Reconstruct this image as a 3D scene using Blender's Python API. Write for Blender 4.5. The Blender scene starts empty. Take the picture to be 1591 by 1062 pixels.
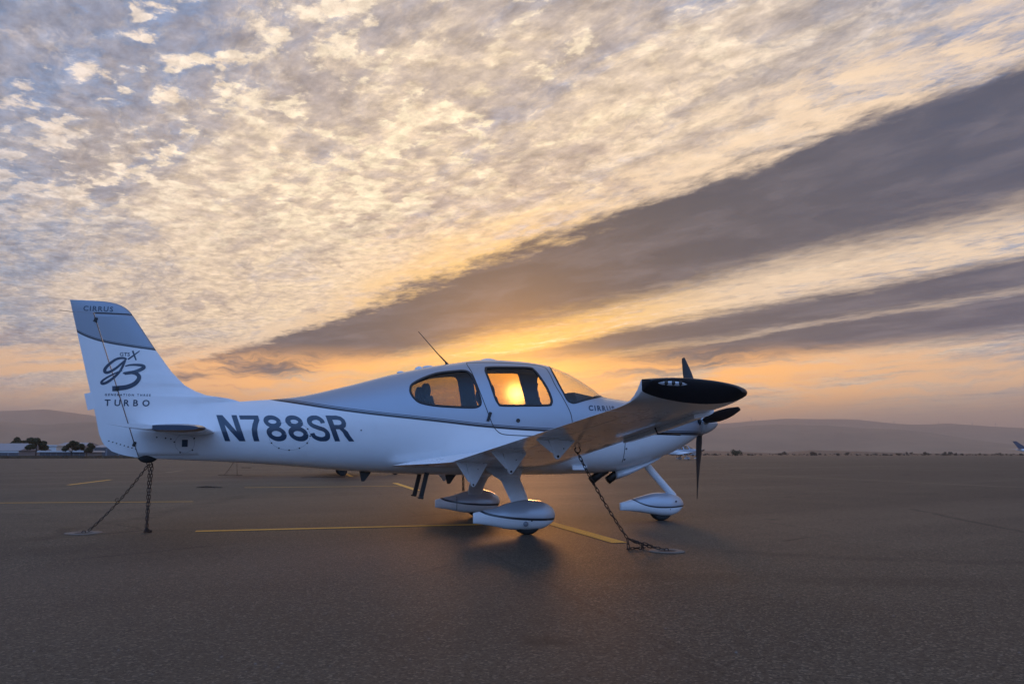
import bpy, bmesh, math, random
import numpy as np
from mathutils import Vector, Matrix, noise as mnoise

C = bpy.context.scene.collection
SC = bpy.context.scene
R = math.radians
random.seed(7)

# ------------------------------------------------------------------ camera
CAM_POS = (-4.82, -10.094, 0.92)
CAM_YAW = R(14.9)
CAM_PITCH = math.atan(173 / 1200)
cam_d = bpy.data.cameras.new('camera')
cam_d.sensor_width = 36.0
cam_d.lens = 36.0 * 1200 / 1591
cam_d.clip_start = 0.05
cam_d.clip_end = 60000
cam = bpy.data.objects.new('camera', cam_d)
C.objects.link(cam)
cam.location = CAM_POS
cam.rotation_euler = (R(90) + CAM_PITCH, 0, -CAM_YAW)
SC.camera = cam

# ------------------------------------------------------------------ light, exposure
SUN_DIR = Vector((0.2624, 0.9620, 0.0757)).normalized()
SUN_EL = math.asin(SUN_DIR.z)
SUN_AZ = math.atan2(SUN_DIR.x, SUN_DIR.y)          # clockwise from +y
sun_d = bpy.data.lights.new('sun', 'SUN')
sun_d.energy = 1.5
sun_d.angle = R(8)
sun_d.color = (1.0, 0.42, 0.13)
sun = bpy.data.objects.new('sun', sun_d)
C.objects.link(sun)
sun.rotation_euler = SUN_DIR.to_track_quat('Z', 'Y').to_euler()
SC.view_settings.view_transform = 'Standard'
SC.view_settings.look = 'None'
SC.view_settings.exposure = 0.3
SC.view_settings.gamma = 1.0
SC.view_settings.use_curve_mapping = False


# ------------------------------------------------------------------ node expression helper
class G:
    """tiny wrapper: builds Math / Mix / Noise nodes from python expressions"""
    def __init__(self, tree):
        self.t = tree

    def node(self, typ, **kw):
        n = self.t.nodes.new(typ)
        for k, v in kw.items():
            setattr(n, k, v)
        return n

    def put(self, sock, v):
        if isinstance(v, S):
            self.t.links.new(v.s, sock)
        elif isinstance(v, bpy.types.NodeSocket):
            self.t.links.new(v, sock)
        else:
            sock.default_value = v

    def m(self, op, a, b=0.0, c=None):
        n = self.node('ShaderNodeMath', operation=op)
        self.put(n.inputs[0], a)
        self.put(n.inputs[1], b)
        if c is not None:
            self.put(n.inputs[2], c)
        return S(self, n.outputs[0])

    def sstep(self, x, lo, hi, a=0.0, b=1.0):
        n = self.node('ShaderNodeMapRange', interpolation_type='SMOOTHSTEP')
        for i, v in enumerate((x, lo, hi, a, b)):
            self.put(n.inputs[i], v)
        return S(self, n.outputs[0])

    def lstep(self, x, lo, hi, a=0.0, b=1.0):
        n = self.node('ShaderNodeMapRange', interpolation_type='LINEAR')
        for i, v in enumerate((x, lo, hi, a, b)):
            self.put(n.inputs[i], v)
        return S(self, n.outputs[0])

    def vec(self, x, y, z):
        n = self.node('ShaderNodeCombineXYZ')
        for i, v in enumerate((x, y, z)):
            self.put(n.inputs[i], v)
        return n.outputs[0]

    def noise(self, v, scale, detail=6.0, rough=0.55, dist=0.0, lac=2.0):
        n = self.node('ShaderNodeTexNoise')
        self.put(n.inputs['Vector'], v)
        for k, x in (('Scale', scale), ('Detail', detail), ('Roughness', rough), ('Distortion', dist), ('Lacunarity', lac)):
            self.put(n.inputs[k], x)
        return S(self, n.outputs['Fac'])

    def voro(self, v, scale, feature='F1', rand=1.0):
        n = self.node('ShaderNodeTexVoronoi', feature=feature)
        self.put(n.inputs['Vector'], v)
        n.inputs['Scale'].default_value = scale
        n.inputs['Randomness'].default_value = rand
        return S(self, n.outputs['Distance'])

    def mix(self, f, a, b, blend='MIX'):
        n = self.node('ShaderNodeMix', data_type='RGBA', blend_type=blend)
        self.put(n.inputs[0], f)
        for i, v in ((6, a), (7, b)):
            if isinstance(v, (tuple, list)):
                v = (v[0], v[1], v[2], 1.0)
            self.put(n.inputs[i], v)
        return n.outputs[2]

    def curve(self, x, x0, x1, y0, y1, pts):
        """piecewise curve y(x) through pts"""
        n = self.node('ShaderNodeFloatCurve')
        cu = n.mapping.curves[0]
        P = [((a - x0) / (x1 - x0), (b - y0) / (y1 - y0)) for a, b in sorted(pts)]
        while len(cu.points) < len(P):
            cu.points.new(0.5, 0.5)
        for q, p in zip(cu.points, P):
            q.location = p
        n.mapping.use_clip = True
        n.mapping.update()
        self.put(n.inputs['Value'], (x - x0) * (1.0 / (x1 - x0)))
        return S(self, n.outputs[0]) * (y1 - y0) + y0


class S:
    def __init__(self, g, s):
        self.g, self.s = g, s

    def __add__(self, o): return self.g.m('ADD', self, o)
    def __radd__(self, o): return self.g.m('ADD', self, o)
    def __sub__(self, o): return self.g.m('SUBTRACT', self, o)
    def __rsub__(self, o): return self.g.m('SUBTRACT', o, self)
    def __mul__(self, o): return self.g.m('MULTIPLY', self, o)
    def __rmul__(self, o): return self.g.m('MULTIPLY', self, o)
    def __truediv__(self, o): return self.g.m('DIVIDE', self, o)
    def __pow__(self, o): return self.g.m('POWER', self, o)
    def abs(self): return self.g.m('ABSOLUTE', self)
    def max(self, o): return self.g.m('MAXIMUM', self, o)
    def min(self, o): return self.g.m('MINIMUM', self, o)


def srgb(r, g, b):
    f = lambda c: (c / 255 / 12.92) if c / 255 <= 0.04045 else ((c / 255 + 0.055) / 1.055) ** 2.4
    return (f(r), f(g), f(b))


# ------------------------------------------------------------------ world: dusk sky with cloud layers
world = bpy.data.worlds.new('World')
SC.world = world
world.use_nodes = True
wt = world.node_tree
wt.nodes.clear()
g = G(wt)
tc = g.node('ShaderNodeTexCoord')
nrm = g.node('ShaderNodeVectorMath', operation='NORMALIZE')
wt.links.new(tc.outputs['Generated'], nrm.inputs[0])
sep = g.node('ShaderNodeSeparateXYZ')
wt.links.new(nrm.outputs[0], sep.inputs[0])
dx, dy, dz = (S(g, sep.outputs[i]) for i in range(3))

sky = g.node('ShaderNodeTexSky')
sky.sky_type = 'NISHITA'
sky.sun_disc = False
sky.sun_elevation = SUN_EL
sky.sun_rotation = SUN_AZ
sky.air_density = 1.2
sky.dust_density = 2.0
sky.ozone_density = 2.0

# distance from the sun in the sky
sdot = dx * SUN_DIR.x + dy * SUN_DIR.y + dz * SUN_DIR.z
sang = g.m('ARCCOSINE', sdot.min(1.0).max(-1.0)) * (180 / math.pi)       # degrees from the sun
el = g.m('ARCSINE', dz.min(1.0).max(-1.0)) * (180 / math.pi)             # elevation in degrees

# flat cloud deck seen in perspective: u runs along the bands, v across them
zc = dz.max(0.0) + 0.012
AX, AY = -0.34706, 0.93784
u = (dx * AX + dy * AY) / zc
v = (dx * -AY + dy * AX) / zc
warp1 = g.noise(g.vec(u * 0.55, v * 1.1, 0.0), 1.0, 7, 0.62) - 0.5
warp2 = g.noise(g.vec(u * 0.9, v * 2.4, 7.3), 1.6, 8, 0.68) - 0.5
curdle = g.noise(g.vec(u * 2.0, v * 3.0, 2.1), 2.0, 5, 0.6) - 0.5

# clear air behind the clouds
base = g.mix(1.0, sky.outputs[0], (0.06, 0.06, 0.06), 'MULTIPLY')
blue = g.mix(g.sstep(sang, 70.0, 135.0), srgb(98, 116, 152), (0.26, 0.52, 1.18))
col = g.mix(1.0, base, blue, 'ADD')

# thin warm veil, streaked
cov = g.sstep(sang, 135.0, 80.0)
streak = g.noise(g.vec(u * 0.7 + warp1 * 1.6, v * 2.2 + warp1 * 2.4, 3.0), 1.0, 10, 0.62)
streak_f = g.noise(g.vec(u * 2.2 + warp1 * 4.0, v * 6.0 + warp1 * 6.0, 11.0), 1.0, 8, 0.68)
fine = g.noise(g.vec(u * 6.0 + warp2 * 3.0, v * 9.0 + warp2 * 4.0, 17.0), 1.0, 8, 0.70)
veil_n = streak * 0.5 + streak_f * 0.3 + fine * 0.2
corner = g.sstep(sang, 24.0, 43.0)
veil_a = g.sstep(veil_n - corner * 0.17, 0.34, 0.52) * cov
veil_c = g.mix(g.sstep(sang, 44.0, 20.0), srgb(196, 184, 176), srgb(246, 218, 182))
veil_c = g.mix(g.sstep(sang, 18.0, 3.0), veil_c, srgb(255, 196, 112))
col = g.mix(veil_a * 0.9, col, veil_c)

# grey patches in the veil
grey_n = g.noise(g.vec(u * 0.9 + warp1 * 1.0, v * 1.9, 21.0), 1.5, 10, 0.68)
col = g.mix(g.sstep(grey_n, 0.46, 0.66) * cov * 0.75, col,
            g.mix(g.sstep(sang, 40.0, 8.0), srgb(146, 142, 148), srgb(176, 156, 142)))
# fine bright fibres
col = g.mix(g.sstep(fine * 0.6 + streak_f * 0.4, 0.50, 0.66) * cov * 0.55 * (1.0 - corner * 0.6), col,
            g.mix(g.sstep(sang, 40.0, 10.0), srgb(240, 222, 204), srgb(255, 228, 178)))

# small bright curdled clouds, high up
pw = g.noise(g.vec(u * 2.2, v * 2.2, 5.5), 2.0, 4, 0.6) - 0.5
pc = g.vec(u * 1.0 + pw * 0.12, v * 1.1 + pw * 0.12, 31.0)
puff_n = g.noise(pc, 9.0, 8, 0.58)
puff_b = g.noise(pc, 4.0, 5, 0.52)
puff_m = g.noise(g.vec(u * 0.6, v * 0.9, 44.0), 1.1, 3, 0.5)
pz_ = g.sstep(el, 11.0, 19.0) * g.sstep(v, -1.85, -1.15) * g.sstep(v, 0.7, -0.4) * cov
puff_d = puff_n * 0.62 + puff_b * 0.38 + (puff_m - 0.5) * 0.26 - corner * 0.045
col = g.mix(g.sstep(puff_d, 0.52, 0.42) * pz_ * 0.45, col, srgb(160, 148, 146))
puff_t = g.noise(g.vec(u * 9.0 + warp2, v * 11.0 + warp2, 63.0), 2.0, 6, 0.62)
puff = g.sstep(puff_d + (puff_t - 0.5) * 0.10, 0.498, 0.565) * pz_
puff_c = g.mix(g.sstep(sang, 42.0, 18.0), srgb(240, 222, 208), srgb(255, 234, 198))
puff_c = g.mix(g.sstep(puff_t, 0.56, 0.36) * 0.55, puff_c, srgb(214, 190, 168))
col = g.mix(puff * 0.95, col, puff_c)


# long feathery fibres, nearly level, below and beside the curdled field
wv = g.noise(g.vec(dx * 3.0, dy * 3.0, dz * 5.0), 1.6, 5, 0.6) - 0.5
fth = g.noise(g.vec(dx * 5.0 + wv * 2.0, dy * 5.0, dz * 26.0 - dx * 3.0 + wv * 7.0), 1.3, 9, 0.66)
fz = (1.0 - pz_ * 0.8) * g.sstep(v, -2.3, -1.6) * cov
col = g.mix(g.sstep(fth, 0.50, 0.36) * fz * 0.55, col, g.mix(g.sstep(sang, 38.0, 14.0), srgb(122, 134, 156), srgb(166, 146, 138)))
col = g.mix(g.sstep(fth, 0.53, 0.68) * fz * 0.65, col, g.mix(g.sstep(sang, 38.0, 12.0), srgb(226, 208, 196), srgb(255, 224, 176)))
# fine light and dark grain of the whole deck
tex = g.noise(g.vec(u * 6.0 + warp2 * 1.2, v * 8.0 + warp1 * 1.5, 71.0), 2.0, 9, 0.64)
tex_g = g.lstep(tex, 0.33, 0.67, 0.72, 1.25)
col = g.mix(cov, col, g.mix(1.0, col, g.vec(tex_g, tex_g, tex_g), 'MULTIPLY'))
# broad dark bands running to the left horizon
curd = g.noise(g.vec(u * 5.0 + warp2 * 2.0, v * 7.0, 2.1), 2.0, 7, 0.66) - 0.5


def band(v0, v1, e0, e1, wob):
    vv = v - g.sstep(u, 5.0, 10.0) * 0.40 + warp2 * wob + warp1 * wob * 0.8 + curdle * 0.26 + curd * 0.32
    return g.sstep(vv, v0 - e0, v0 + e0) * g.sstep(vv, v1 + e1, v1 - e1)


fadeL = g.sstep(u, 19.0, 10.5)
b1 = band(-3.36, -2.06, 0.36, 0.11, 0.42) * fadeL
b2 = band(-4.95, -4.10, 0.30, 0.20, 0.6) * g.sstep(u, 8.0, 4.5)
b3 = band(-6.5, -5.02, 0.6, 0.14, 0.7) * g.sstep(u, 8.0, 4.5)
dark_c = g.mix(g.sstep(sang, 38.0, 12.0), srgb(58, 70, 92), srgb(66, 70, 78))
mott = g.noise(g.vec(u * 1.6 + warp1 * 2.0, v * 3.0 + warp2, 51.0), 1.0, 8, 0.62)
dark_c = g.mix(g.sstep(mott, 0.42, 0.72) * 0.38, dark_c, srgb(132, 126, 134))
gap_c = g.mix(g.sstep(sang, 20.0, 5.0), srgb(244, 214, 180), srgb(255, 200, 96))
rim = band(-5.4, -1.80, 0.3, 0.14, 0.8) * fadeL
col = g.mix(rim * g.sstep(fine * 0.5 + streak_f * 0.5, 0.36, 0.56) * 0.85, col, gap_c)
col = g.mix(b2 * 0.96, col, dark_c)
col = g.mix(b3 * 0.96, col, dark_c)
col = g.mix(b1 * 0.97, col, dark_c)

# low bright strip and the haze at the horizon
low = g.sstep(el, 8.0, 5.8) * g.sstep(el, 1.0, 4.2)
lown = g.noise(g.vec(dx * 6.0, dy * 6.0, dz * 60.0 - dx * 5.0 + wv * 5.0), 1.0, 9, 0.64)
lowc = g.mix(g.sstep(sang, 32.0, 12.0), (0.98, 0.58, 0.29), (1.50, 0.68, 0.14))
col = g.mix(low * g.sstep(lown, 0.36, 0.60) * 1.0 * g.sstep(sang, 60.0, 25.0), col, lowc)
hz_c = g.mix(g.sstep(sang, 26.0, 3.0), srgb(136, 120, 104), srgb(232, 152, 70))
hz_c = g.mix(g.sstep(sang, 60.0, 130.0), hz_c, srgb(120, 130, 160))
col = g.mix(g.sstep(el, 4.8, 1.4) * 0.85, col, hz_c)

# glow of the veiled sun
glow1 = g.m('EXPONENT', sang * -0.20)
glow2 = g.m('EXPONENT', sang * -0.55)
glow3 = g.m('EXPONENT', (sang * sang) * -2.4)
for gl_, gc_ in ((glow1, (0.75, 0.34, 0.015)), (glow2, (3.2, 1.15, 0.05)), (glow3, (16.0, 12.0, 5.5))):
    col = g.mix(1.0, col, g.mix(1.0, gc_, g.vec(gl_, gl_, gl_), 'MULTIPLY'), 'ADD')

bg = g.node('ShaderNodeBackground')
wt.links.new(col, bg.inputs['Color'])
bg.inputs['Strength'].default_value = 1.0
wo = g.node('ShaderNodeOutputWorld')
wt.links.new(bg.outputs[0], wo.inputs['Surface'])
world.cycles.sampling_method = 'MANUAL'
world.cycles.sample_map_resolution = 1024


# ------------------------------------------------------------------ materials
def mat(name, base, rough=0.5, metal=0.0, coat=0.0, spec=0.5, build=None):
    m = bpy.data.materials.new(name)
    m.use_nodes = True
    t = m.node_tree
    b = t.nodes['Principled BSDF']
    b.inputs['Base Color'].default_value = (*base, 1)
    b.inputs['Roughness'].default_value = rough
    b.inputs['Metallic'].default_value = metal
    b.inputs['Coat Weight'].default_value = coat
    b.inputs['Coat Roughness'].default_value = 0.06
    b.inputs['Specular IOR Level'].default_value = spec
    if build:
        build(G(t), b)
    return m


def obj_xyz(gg):
    tcn = gg.node('ShaderNodeTexCoord')
    s = gg.node('ShaderNodeSeparateXYZ')
    gg.t.links.new(tcn.outputs['Object'], s.inputs[0])
    return tcn.outputs['Object'], S(gg, s.outputs[0]), S(gg, s.outputs[1]), S(gg, s.outputs[2])


WHITE = (0.78, 0.79, 0.80)
SILVER = (0.34, 0.38, 0.44)
DARK = (0.016, 0.018, 0.026)


def paint(name, pts, rng, half, line=True, upper=SILVER, upper_metal=0.35):
    """white airframe paint with a silver field above a dark double stripe that follows pts"""
    def build(gg, b):
        P, x, y, z = obj_xyz(gg)
        zs = gg.curve(x, rng[0], rng[1], rng[2], rng[3], pts)
        f = z - zs
        up = gg.sstep(f, -0.001, 0.001)
        st = gg.sstep(f.abs(), half + 0.002, half - 0.002)
        if line:
            st = st * (1.0 - gg.sstep((f - half * 0.42).abs(), half * 0.2 + 0.001, half * 0.2 - 0.001) * 0.85)
        dirt = gg.noise(P, 3.0, 6, 0.65)
        dirt2 = gg.noise(P, 40.0, 3, 0.6)
        wh = gg.mix(gg.sstep(dirt, 0.45, 0.8) * 0.35, WHITE, (0.64, 0.64, 0.63))
        c = gg.mix(up, wh, upper)
        c = gg.mix(st, c, DARK)
        gg.t.links.new(c, b.inputs['Base Color'])
        gg.put(b.inputs['Metallic'], up * (1.0 - st) * upper_metal)
        gg.put(b.inputs['Roughness'], 0.26 + dirt * 0.12 + dirt2 * 0.05)
    return mat(name, WHITE, 0.3, 0, 0.6, build=build)


FUS_STRIPE = [(-7.0, 1.80), (-5.6, 1.74), (-5.24, 1.60), (-5.03, 1.563), (-4.303, 1.447), (-3.241, 1.328),
              (-2.549, 1.257), (-1.945, 1.222), (-1.2, 1.206), (-0.4, 1.200), (0.332, 1.200), (1.0, 1.2)]
M = {}
M['fuselage'] = paint('fuselage_paint', FUS_STRIPE, (-7.0, 1.0, 1.0, 2.0), 0.024)


def wp(gg, b):
    P, x, y, z = obj_xyz(gg)
    d = gg.noise(P, 2.5, 6, 0.65)
    d2 = gg.noise(P, 26.0, 4, 0.6)
    gg.t.links.new(gg.mix(gg.sstep(d, 0.42, 0.8) * 0.45, WHITE, (0.60, 0.60, 0.59)), b.inputs['Base Color'])
    gg.put(b.inputs['Roughness'], 0.20 + d * 0.12 + d2 * 0.05)


M['white'] = mat('white_paint', WHITE, 0.25, 0, 0.6, build=wp)


def finp(gg, b):
    P, x, y, z = obj_xyz(gg)
    zs = gg.curve(x, -7.7, -6.4, 2.0, 2.6, [(-7.7, 2.50), (-7.47, 2.352), (-7.33, 2.288), (-7.186, 2.247), (-6.9, 2.200), (-6.594, 2.167), (-6.4, 2.15)])
    f = z - zs
    up = gg.sstep(f, -0.001, 0.001)
    st = gg.sstep(f.abs(), 0.018, 0.014) * (1.0 - gg.sstep((f - 0.007).abs(), 0.004, 0.002) * 0.8)
    d = gg.noise(P, 3.0, 6, 0.65)
    c = gg.mix(up, gg.mix(gg.sstep(d, 0.45, 0.8) * 0.3, WHITE, (0.64, 0.64, 0.63)), (0.26, 0.295, 0.345))
    c = gg.mix(st, c, DARK)
    gg.t.links.new(c, b.inputs['Base Color'])
    gg.put(b.inputs['Metallic'], up * (1.0 - st) * 0.35)
    gg.put(b.inputs['Roughness'], 0.26 + d * 0.12)


M['fin'] = mat('fin_paint', WHITE, 0.3, 0, 0.6, build=finp)
M['spat_main'] = paint('main_spat_paint', [(-3.1, 0.32), (-2.90, 0.290), (-2.80, 0.245), (-2.6, 0.205), (-2.35, 0.180), (-2.1, 0.172), (-1.9, 0.178)],
                       (-3.1, -1.9, 0.0, 0.5), 0.013, line=False, upper=(0.42, 0.45, 0.50))
M['spat_nose'] = paint('nose_spat_paint', [(-0.75, 0.42), (-0.45, 0.31), (-0.30, 0.235), (-0.15, 0.195), (0.05, 0.183), (0.35, 0.196), (0.45, 0.2)],
                       (-0.75, 0.45, 0.0, 0.5), 0.010, line=False, upper=(0.42, 0.45, 0.50))
M['dark_mark'] = mat('dark_marking', (0.020, 0.045, 0.085), 0.3, 0, 0.5)
M['black'] = mat('black_paint', (0.010, 0.010, 0.013), 0.34, 0, 0.25)
M['prop'] = mat('propeller_black', (0.012, 0.012, 0.014), 0.42, 0, 0.1)
M['spinner'] = mat('spinner_paint', (0.62, 0.62, 0.62), 0.16, 0.4, 0.5)
M['lining'] = mat('cabin_lining', (0.035, 0.032, 0.03), 0.8)
M['seat'] = mat('seat_leather', (0.018, 0.018, 0.022), 0.6)
M['trim'] = mat('window_trim', (0.008, 0.008, 0.010), 0.35)
M['metal'] = mat('bare_metal', (0.55, 0.55, 0.56), 0.3, 1.0)
M['dmetal'] = mat('dark_metal', (0.06, 0.055, 0.05), 0.5, 0.7)
M['chrome'] = mat('lamp_reflector', (0.60, 0.62, 0.66), 0.22, 0.3, 0.8)


def rub(gg, b):
    P, x, y, z = obj_xyz(gg)
    n = gg.noise(P, 30.0, 5, 0.6)
    gg.t.links.new(gg.mix(n, (0.012, 0.012, 0.012), (0.035, 0.032, 0.030)), b.inputs['Base Color'])


M['rubber'] = mat('tyre_rubber', (0.02, 0.02, 0.02), 0.85, build=rub)


def rusty(gg, b):
    P, x, y, z = obj_xyz(gg)
    n = gg.noise(P, 18.0, 6, 0.7)
    gg.t.links.new(gg.mix(gg.sstep(n, 0.4, 0.65), (0.05, 0.045, 0.042), (0.11, 0.062, 0.038)), b.inputs['Base Color'])
    gg.put(b.inputs['Roughness'], 0.45 + n * 0.3)


M['chain'] = mat('chain_steel', (0.06, 0.05, 0.045), 0.5, 0.6, build=rusty)


def glass_mat(name, tint, refl=0.9):
    m = bpy.data.materials.new(name)
    m.use_nodes = True
    t = m.node_tree
    t.nodes.clear()
    gg = G(t)
    tr = gg.node('ShaderNodeBsdfTransparent')
    tr.inputs[0].default_value = (*tint, 1)
    gl = gg.node('ShaderNodeBsdfGlossy')
    gl.inputs['Color'].default_value = (1, 1, 1, 1)
    gl.inputs['Roughness'].default_value = 0.02
    fr = gg.node('ShaderNodeLayerWeight')
    fr.inputs['Blend'].default_value = 0.5
    mx = gg.node('ShaderNodeMixShader')
    gg.put(mx.inputs[0], (S(gg, fr.outputs['Facing']) ** 5.0 * 0.9 + 0.05) * refl)
    t.links.new(tr.outputs[0], mx.inputs[1])
    t.links.new(gl.outputs[0], mx.inputs[2])
    o = gg.node('ShaderNodeOutputMaterial')
    t.links.new(mx.outputs[0], o.inputs['Surface'])
    return m


M['glass'] = glass_mat('tinted_window_glass', (0.70, 0.61, 0.42))
M['glass_rear'] = glass_mat('dark_tinted_glass', (0.52, 0.47, 0.34))
M['glass_clear'] = glass_mat('clear_windshield_glass', (0.86, 0.86, 0.84))


# ------------------------------------------------------------------ asphalt and fields
def asphalt(gg, b):
    P, x, y, z = obj_xyz(gg)
    big = gg.noise(P, 0.06, 5, 0.6)
    mid = gg.noise(P, 0.55, 6, 0.65)
    strk = gg.noise(gg.vec(x * 0.02 + y * 0.01, y * 0.22 - x * 0.08, 0.0), 1.0, 5, 0.6)
    grit = gg.noise(P, 75.0, 4, 0.75)
    vor = gg.node('ShaderNodeTexVoronoi')
    gg.put(vor.inputs['Vector'], P)
    vor.inputs['Scale'].default_value = 84.0
    stone = gg.node('ShaderNodeSeparateColor')
    gg.t.links.new(vor.outputs['Color'], stone.inputs[0])
    sv = S(gg, stone.outputs[0])
    c = gg.mix(gg.sstep(big, 0.3, 0.7), (0.074, 0.0588, 0.0404), (0.104, 0.0823, 0.0559))
    c = gg.mix(gg.sstep(mid, 0.35, 0.70) * 0.6, c, (0.042, 0.0333, 0.0241))
    c = gg.mix(gg.sstep(strk, 0.45, 0.72) * 0.6, c, (0.135, 0.1019, 0.0705))
    mg = gg.noise(P, 26.0, 6, 0.78)
    c = gg.mix(gg.sstep(mg, 0.50, 0.66) * 0.85, c, (0.012, 0.0108, 0.0077))
    c = gg.mix(gg.sstep(mg, 0.44, 0.30) * 0.65, c, (0.150, 0.1156, 0.0808))
    c = gg.mix(gg.sstep(sv, 0.80, 0.95) * 0.6, c, (0.27, 0.2254, 0.1634))
    c = gg.mix(gg.sstep(sv, 0.28, 0.05) * 0.7, c, (0.010, 0.0088, 0.0069))
    c = gg.mix(gg.sstep(grit, 0.45, 0.70) * 0.6, c, (0.016, 0.0127, 0.0095))
    # joints between the paving lanes, running away from the camera
    jx = gg.m('PINGPONG', x + (gg.noise(P, 0.25, 4, 0.6) - 0.5) * 0.25 + 41.1, 1.9)
    jm = gg.sstep(jx, 0.035, 0.008) * gg.sstep(gg.noise(P, 0.8, 5, 0.65), 0.40, 0.55)
    c = gg.mix(jm * 0.30, c, (0.016, 0.0127, 0.0095))
    lane = gg.noise(gg.vec(gg.m('FLOOR', (x + 41.1) * (1 / 3.8)), y * 0.01, 3.0), 1.7, 2, 0.5)
    c = gg.mix(gg.sstep(lane, 0.45, 0.65) * 0.30, c, (0.055, 0.0421, 0.0292))
    # old oil drips
    oil = gg.noise(P, 0.9, 4, 0.55)
    c = gg.mix(gg.sstep(oil, 0.66, 0.74) * 0.55, c, (0.014, 0.0118, 0.0086))
    # dark worn tracks and tar streaks with their own shape
    wob = (gg.noise(P, 0.7, 5, 0.6) - 0.5) * 0.45
    brk = gg.sstep(gg.noise(P, 1.6, 5, 0.65), 0.34, 0.56)
    for (x0, y0, x1, y1, w, a) in TRACKS:
        L = math.hypot(x1 - x0, y1 - y0)
        nx, ny = -(y1 - y0) / L, (x1 - x0) / L
        dd = ((x - x0) * nx + (y - y0) * ny + wob).abs()
        tt = (x - x0) * (x1 - x0) / L + (y - y0) * (y1 - y0) / L
        msk = gg.sstep(dd, w, w * 0.2) * gg.sstep(tt, -0.3, 0.6) * gg.sstep(tt, L + 0.3, L - 0.6) * brk
        c = gg.mix(msk * a * 0.6, c, (0.012, 0.0098, 0.0077))
    # hairline cracks
    cr = gg.voro(gg.vec(x + wob * 1.2, y + wob * 0.8, 0.0), 0.16, 'DISTANCE_TO_EDGE')
    cm = gg.sstep(cr, 0.007, 0.002) * gg.sstep(gg.noise(P, 0.35, 4, 0.6), 0.50, 0.58)
    c = gg.mix(cm * 0.6, c, (0.012, 0.0108, 0.0086))
    gg.t.links.new(c, b.inputs['Base Color'])
    gg.put(b.inputs['Roughness'], 0.58 + grit * 0.2 - gg.sstep(strk, 0.4, 0.7) * 0.05)
    bp = gg.node('ShaderNodeBump')
    bp.inputs['Strength'].default_value = 0.8
    bp.inputs['Distance'].default_value = 0.012
    hh = sv * 0.6 + grit * 0.8
    gg.put(bp.inputs['Height'], hh)
    gg.t.links.new(bp.outputs[0], b.inputs['Normal'])


TRACKS = [(-8.3, -4.6, -6.0, 8.5, 0.30, 0.75), (-3.0, -4.2, 2.5, -6.5, 0.35, 0.5), (-1.3, -3.2, 3.2, -6.2, 0.22, 0.55),
          (-9.0, -3.0, -6.6, -1.2, 0.6, 0.6), (-0.6, 6.5, 12.0, 4.6, 0.16, 0.4),
          (2.0, 12.0, 26.0, 9.0, 0.2, 0.5), (-12.0, 9.5, -3.0, 10.5, 0.25, 0.5)]
M['asphalt'] = mat('apron_asphalt', (0.09, 0.075, 0.066), 0.7, spec=0.3, build=asphalt)


def grass(gg, b):
    P, x, y, z = obj_xyz(gg)
    n = gg.noise(P, 0.05, 6, 0.65)
    n2 = gg.noise(P, 1.5, 5, 0.7)
    c = gg.mix(gg.sstep(n, 0.3, 0.7), (0.13, 0.085, 0.045), (0.085, 0.065, 0.042))
    c = gg.mix(gg.sstep(n2, 0.45, 0.7) * 0.6, c, (0.05, 0.042, 0.03))
    gg.t.links.new(c, b.inputs['Base Color'])


M['grass'] = mat('dry_grass', (0.1, 0.07, 0.04), 0.95, build=grass)


def yellow(gg, b):
    P, x, y, z = obj_xyz(gg)
    n = gg.noise(P, 6.0, 6, 0.75)
    n2 = gg.noise(P, 85.0, 4, 0.75)
    c = gg.mix(gg.sstep(n, 0.40, 0.72) * 0.55, (0.84, 0.44, 0.045), (0.50, 0.28, 0.06))
    c = gg.mix(gg.sstep(n2, 0.48, 0.64) * 0.6, c, (0.09, 0.075, 0.06))
    gg.t.links.new(c, b.inputs['Base Color'])


M['yellow'] = mat('worn_yellow_paint', (0.45, 0.25, 0.05), 0.75, build=yellow)


def faded(gg, b):
    P, x, y, z = obj_xyz(gg)
    n2 = gg.noise(P, 40.0, 4, 0.75)
    gg.t.links.new(gg.mix(gg.sstep(n2, 0.42, 0.62), (0.28, 0.20, 0.12), (0.12, 0.10, 0.08)), b.inputs['Base Color'])


M['faded'] = mat('faded_paint', (0.25, 0.2, 0.12), 0.8, build=faded)


def conc(gg, b):
    P, x, y, z = obj_xyz(gg)
    n = gg.noise(P, 14.0, 6, 0.7)
    gg.t.links.new(gg.mix(n, (0.11, 0.10, 0.085), (0.24, 0.215, 0.185)), b.inputs['Base Color'])


M['concrete'] = mat('concrete_collar', (0.25, 0.23, 0.2), 0.9, build=conc)


def hillm(gg, b):
    P, x, y, z = obj_xyz(gg)
    n = gg.noise(P, 0.004, 7, 0.65)
    gg.t.links.new(gg.mix(gg.sstep(n, 0.3, 0.7), (0.30, 0.21, 0.13), (0.18, 0.13, 0.085)), b.inputs['Base Color'])


M['hill'] = mat('hill_grass', (0.08, 0.06, 0.04), 1.0, spec=0.1, build=hillm)


def leafm(gg, b):
    P, x, y, z = obj_xyz(gg)
    n = gg.noise(P, 1.2, 4, 0.6)
    gg.t.links.new(gg.mix(n, (0.030, 0.038, 0.018), (0.065, 0.07, 0.035)), b.inputs['Base Color'])


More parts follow.
